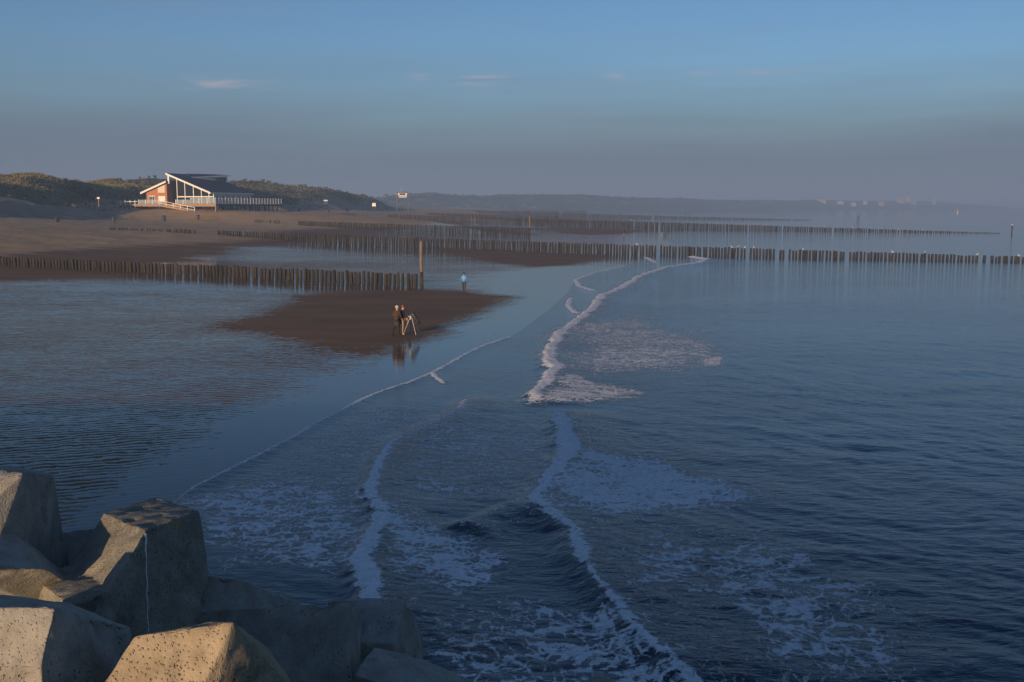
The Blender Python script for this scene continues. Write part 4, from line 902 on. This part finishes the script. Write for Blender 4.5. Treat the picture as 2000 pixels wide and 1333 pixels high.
def far_house(px, py0, py1, Y, wpx, label, tower=False, mat=None):
    p = at(px, py1, Y); h = at(px, py0, Y).z - p.z; w_ = wpx / F * Y
    t = thing('far_building', label, 'building', (p.x, p.y, p.z), R(18)); d_ = w_ * (.5 if not tower else 1); mat = mat or M_PALEW
    MB().box(-w_ / 2, w_ / 2, -d_ / 2, d_ / 2, -12, h).build('wall', mat, t)
    if tower: MB().prism([(-w_ / 2, -d_ / 2, h), (w_ / 2, -d_ / 2, h), (w_ / 2, d_ / 2, h), (-w_ / 2, d_ / 2, h)], [(-w_ / 3, -d_ / 3, h + 4), (w_ / 3, -d_ / 3, h + 4), (w_ / 3, d_ / 3, h + 4), (-w_ / 3, d_ / 3, h + 4)]).build('roof', M_ROOF, t)
    else: MB().prism([(-w_ / 2 - .5, -d_ / 2 - .5, h), (w_ / 2 + .5, -d_ / 2 - .5, h), (w_ / 2 + .5, d_ / 2 + .5, h), (-w_ / 2 - .5, d_ / 2 + .5, h)], [(-w_ / 2, -.3, h + d_ * .2), (w_ / 2, -.3, h + d_ * .2), (w_ / 2, .3, h + d_ * .2), (-w_ / 2, .3, h + d_ * .2)]).build('roof', M_ROOF, t)
    n_ = max(2, int(w_ / 6))
    for f_ in range(max(1, int(h / 4))):
        for k in range(n_):
            x = -w_ / 2 + (k + .5) * w_ / n_; MB().box(x - 1, x + 1, -d_ / 2 - .06, -d_ / 2 - .003, f_ * 4 + 1, f_ * 4 + 2.8).build('window', M_GLASS, t)
M_PALE = simple('pale_render', (.42, .32, .27), .8, .08); M_PALEW = simple('pale_wall', (.42, .41, .40), .8, .08)
far_house(1605, 388, 395, 2780, 14, 'wide pale building in the mist, first along the far coast', False, M_PALE)
far_house(1641, 393, 396.5, 2850, 11, 'low white building in the mist on the far coast', False)
far_house(1667, 396, 399.5, 2850, 9, 'small low white building at the waterside of the misty far coast', False)
far_house(1690, 392, 394.5, 2950, 7, 'tiny pale house in the mist between low far buildings', False)
far_house(1721, 394, 398, 3000, 9, 'pinkish low building in the mist before the far town', False, M_PALE)
far_house(1757, 388, 395, 3250, 11, 'stepped pink apartment block in the misty far town', False, M_PALE)
far_house(1764, 385, 394, 3260, 4, 'narrow pink block rising over its neighbours in the far town', True, M_PALE)
far_house(1773, 381, 390, 3300, 6, 'tallest pink tower of the misty far town', True, M_PALE)
far_house(1784, 390, 395, 3300, 9, 'grey block right of the tallest tower in the far town', False, M_GREY)
far_house(1824, 386, 394, 3450, 8, 'last grey block at the tip of the misty far town', False, M_GREY)

# ------------------------------------------------------------------ concrete armour blocks below the camera
def m_concrete(name, base, pebble, rough_b, stain):
    m, n, b = material(name)
    co_ = n.coords(); v = n.noise(co_, 3.0, 6, .65); fine = n.noise(co_, 38, 4, .7)
    pit = n.voro(co_, 24.0); big = n.voro(n.coords((1, 1, 1)), 34.0)
    c = n.mix(n.ss(v, .3, .7), tuple(x * .72 for x in base), tuple(x * 1.2 for x in base))
    c = n.mix(n.math('MULTIPLY', n.ss(n.noise(co_, 1.3, 5, .7), .52, .72), stain), c, (.055, .058, .040))
    c = n.mix(n.math('MULTIPLY', n.ss(big, .14, .24, 1, 0), pebble), c, tuple(min(1, x * 2.1) for x in base))
    c = n.mix(n.math('MULTIPLY', n.ss(n.noise(co_, 5.5, 2, .5), .70, .74), .55), c, (.42, .24, .06))       # orange lichen
    hole = n.math('MULTIPLY', n.ss(pit, .10, .24, 1, 0), n.ss(n.noise(co_, 2.2, 2, .5), .48, .68))
    c = n.mix(n.math('MULTIPLY', hole, .85), c, (.03, .028, .025))
    n.l.new(c, b.inputs['Base Color']); b.inputs['Roughness'].default_value = .9; b.inputs['Specular IOR Level'].default_value = .25
    h = n.math('ADD', n.math('MULTIPLY', fine, .5), n.math('MULTIPLY', n.ss(big, .1, .3, 1, 0), pebble * 1.3)); h = n.math('SUBTRACT', h, n.math('MULTIPLY', hole, 1.4))
    n.l.new(n.bump(h, rough_b, .03), b.inputs['Normal']); return m
K_SMOOTH = m_concrete('cast_concrete', (.31, .295, .25), .3, .9, .75)
K_ROUGH = m_concrete('washed_concrete', (.34, .28, .19), .75, 1.0, .25)
K_MOSSY = m_concrete('mossy_concrete', (.25, .235, .185), .8, 1.0, .7)
def block(label, faces_pts, mat, seed, vox=.026, amp=.03, raw=None):
    """convex block through the given world points, edges worn and faces pitted"""
    bm = bmesh.new()
    if raw is None:
        for q in faces_pts: bm.verts.new(q)
        r_ = bmesh.ops.convex_hull(bm, input=bm.verts); bmesh.ops.delete(bm, geom=[g for g in r_['geom_interior'] if isinstance(g, bmesh.types.BMVert)], context='VERTS')
    else:
        vs = [bm.verts.new(q) for q in faces_pts]
        for f_ in raw: bm.faces.new([vs[i] for i in f_])
        bmesh.ops.recalc_face_normals(bm, faces=bm.faces)
    ctr = sum((v.co for v in bm.verts), Vector()) / len(bm.verts); zmin = min(v.co.z for v in bm.verts); base = Vector((ctr.x, ctr.y, zmin))
    for v in bm.verts: v.co -= base
    bmesh.ops.dissolve_limit(bm, angle_limit=R(9), verts=bm.verts, edges=bm.edges)
    bmesh.ops.bevel(bm, geom=list(bm.edges), offset=.014, segments=2, profile=.6, affect='EDGES', clamp_overlap=True)
    bmesh.ops.triangulate(bm, faces=bm.faces)
    for it in range(7):
        lg = [e for e in bm.edges if e.calc_length() > vox * 2.2]
        if not lg or len(bm.faces) > 30000: break
        bmesh.ops.subdivide_edges(bm, edges=lg, cuts=1); bmesh.ops.triangulate(bm, faces=[f for f in bm.faces if len(f.verts) > 3])
    bmesh.ops.recalc_face_normals(bm, faces=bm.faces)
    m2 = bpy.data.meshes.new('concrete_block'); bm.to_mesh(m2); bm.free()
    n_ = len(m2.vertices); c_ = np.empty(n_ * 3, np.float32); m2.vertices.foreach_get('co', c_); c_ = c_.reshape(-1, 3).astype(float)
    nn = np.empty(n_ * 3, np.float32); m2.vertices.foreach_get('normal', nn); nn = nn.reshape(-1, 3)
    d_ = (fbm(c_[:, 0] * 1.6 + seed * 9, c_[:, 1] * 1.6, seed, 4, c_[:, 2] * 1.6) - .5) * amp * .9 + (fbm(c_[:, 0] * 11, c_[:, 1] * 11, seed + 3, 3, c_[:, 2] * 11) - .5) * amp * .5
    chip = fbm(c_[:, 0] * 5, c_[:, 1] * 5, seed + 9, 2, c_[:, 2] * 5); d_ -= np.clip(chip - .60, 0, 1) * amp * 4.5
    c_ += nn * d_[:, None]; m2.vertices.foreach_set('co', c_.astype(np.float32).ravel()); m2.update(); m2.polygons.foreach_set('use_smooth', [True] * len(m2.polygons))
    m2.name = 'concrete_block'; m2.materials.clear(); m2.materials.append(mat)
    o = link('concrete_block', m2); o.location = base; tag(o, label, 'concrete block', 'concrete armour blocks on the dike slope'); return o
def pts(*l): return [at(*q) for q in l]
def down(ps, dz, dy=0.0, dx=0.0): return [Vector((p.x + dx, p.y + dy, p.z - dz)) for p in ps]
# B1 cut-corner block at the left edge
f1 = pts((-90, 905, 10.2), (30, 912, 10.6), (104, 926, 10.2), (46, 924, 9.2), (-20, 985, 8.9), (-120, 985, 9.0))
block('block at the frame edge with a sunlit cut corner above a dark upright face', f1 + pts((90, 1022, 10.0), (50, 1062, 9.2), (0, 1050, 8.9), (-120, 1060, 9.0)) + down(f1[:3], 1.3, .3), K_SMOOTH, 1)
# B2 large stepped block: profile swept backwards to the left
prf = [(285, 1036, 8.8), (388, 997, 9.8), (409, 1116, 9.7), (362, 1218, 8.8), (290, 1242, 8.3), (140, 1186, 7.8), (215, 1152, 8.2)]
A_ = [at(*q) for q in prf]; sw2 = at(203, 1003, 9.9) - A_[0]; B_ = [p + sw2 for p in A_]; A2 = [A_[0], A_[1], A_[2], A_[3] + Vector((0, 0, -.5)), A_[4] + Vector((0, 0, -.7)), A_[5] + Vector((0, 0, -.35)), A_[5], A_[6]]
B2_ = [p + sw2 for p in A2]; nP = len(A2)
blk2 = block('largest block, stepped, with pebbled slope, sunlit top and a white streak', A2 + B2_, K_MOSSY, 2, .026, .03, [tuple(range(nP)), tuple(range(nP, 2 * nP))[::-1]] + [(k, (k + 1) % nP, nP + (k + 1) % nP, nP + k) for k in range(nP)])
from mathutils.bvhtree import BVHTree
bv = BVHTree.FromPolygons([v.co + blk2.location for v in blk2.data.vertices], [tuple(q.vertices) for q in blk2.data.polygons])
st = MB(); O_ = Vector((0, 0, CAMH)); prev = None
for k in range(41):                                            # dried streak running down the face
    t_ = k / 40; px_, py_ = 284 + 5 * t_ + .8 * math.sin(k * .7), 1042 + 192 * t_; wv = (3.2 - 6 * t_ if t_ < .25 else 1.5 - .7 * t_) * (1 + .25 * math.sin(k * 2.1))
    row = []
    for sx in (-wv * .5, wv * .5):
        h_, n_, _, _ = bv.ray_cast(O_, ray(px_ + sx, py_).normalized()); row += [h_ + n_ * .004, h_ - n_ * .004] if h_ else []
    if len(row) == 4:
        if prev: st.add(prev + row, [(0, 2, 6, 4), (1, 5, 7, 3), (0, 4, 5, 1), (2, 3, 7, 6)])
        prev = row
    else: prev = None
so_ = st.build('lime_streak', M_WHITE, blk2); so_.location = -blk2.location
f3 = pts((92, 1040, 10.6), (182, 1034, 10.8), (178, 1130, 10.4), (78, 1118, 10.3)); block('plain grey block wedged behind the largest block', f3 + down(f3, .5, 1.0) + down(f3[2:], .9), K_SMOOTH, 3)
f4 = pts((-80, 1030, 9.0), (20, 1036, 9.1), (62, 1075, 8.8), (90, 1112, 8.4), (-80, 1112, 7.8)); block('low rounded grey block with an undercut dark side at the frame edge', f4 + down(f4, .35, .5) + down(f4[:3], .9, .6), K_SMOOTH, 4)
f5 = pts((-70, 1188, 6.25), (108, 1186, 6.25), (80, 1304, 6.05), (-40, 1304, 6.05)); g5 = pts((-80, 1155, 7.2), (130, 1178, 7.4), (256, 1226, 7.3), (262, 1360, 6.9), (110, 1420, 6.2))
block('dark block with a pitted sunlit end face below the largest block', f5 + g5 + down(f5[2:], .9, .1) + down(g5[:3], 1.4), K_SMOOTH, 5)
f6 = pts((262, 1243, 6.35), (405, 1214, 6.5), (456, 1214, 6.35), (330, 1480, 6.02), (110, 1480, 6.02)); g6 = pts((522, 1264, 7.7), (620, 1400, 7.4))
block('brightly sunlit block with a rough pebbled face', f6 + g6 + down(f6[:3], .9, .9) + down(f6[3:], .8) + down(g6, .8), K_ROUGH, 6, .024, .03)
f7 = pts((384, 1196, 9.3), (560, 1186, 9.3), (681, 1178, 9.3), (690, 1350, 8.9), (384, 1350, 8.9)); block('broad flat faced block in shade right of the sunlit block', f7 + down(f7[:3], .75, 1.3) + down(f7[3:], .8, .9), K_SMOOTH, 7)
f8 = pts((394, 1124, 9.8), (462, 1128, 10.1), (500, 1141, 10.3), (585, 1180, 10.6), (590, 1240, 10.3), (358, 1218, 9.4)); block('shaded block with a sloping crest between the largest and the broad block', f8 + down(f8[:4], .5, 1.0) + down(f8[4:], .8), K_SMOOTH, 8)
f9 = pts((640, 1176, 10.5), (705, 1169, 10.9), (790, 1172, 10.5), (770, 1258, 9.8), (660, 1254, 9.8)); g9 = pts((812, 1212, 11.0), (826, 1242, 11.1), (826, 1285, 10.8)); block('dark angular block standing out over the water behind the broad block', f9 + g9 + down(f9[3:], .9) + down(g9[1:], .8) + down(f9[:2], .8, .9), K_SMOOTH, 9)
f10 = pts((688, 1318, 8.6), (730, 1264, 9.2), (790, 1275, 9.3), (836, 1291, 9.2), (772, 1345, 8.3)); g10 = pts((940, 1336, 9.2), (900, 1380, 8.8)); block('low block with a tilted grey top at the foot of the pile', f10 + g10 + down(f10, .9, .4) + down(g10, .7), K_SMOOTH, 10)
f11 = pts((1138, 1336, 9.0), (1168, 1309, 9.2), (1204, 1330, 9.1)); block('tip of a lone block poking up beside the breaking wave', f11 + pts((1110, 1400, 8.6), (1240, 1400, 8.7)) + down(f11, 1.0, .7), K_SMOOTH, 11)
# ------------------------------------------------------------------ haze
hb = MB().box(-9000, 9500, -420, 12400, -5.5, 62).build('haze', None); hm = bpy.data.materials.new('haze'); hm.use_nodes = True; hm.node_tree.nodes.clear(); hn = NT(hm.node_tree)
pv = hn.a('ShaderNodeVolumePrincipled'); pv.inputs['Color'].default_value = (.36, .53, .80, 1); pv.inputs['Density'].default_value = HAZE
pv.inputs['Anisotropy'].default_value = 0.0
ho = hn.a('ShaderNodeOutputMaterial'); hn.l.new(pv.outputs[0], ho.inputs['Volume']); hb.data.materials.append(hm); hb['kind'] = 'stuff'
hb.display_type = 'WIRE'
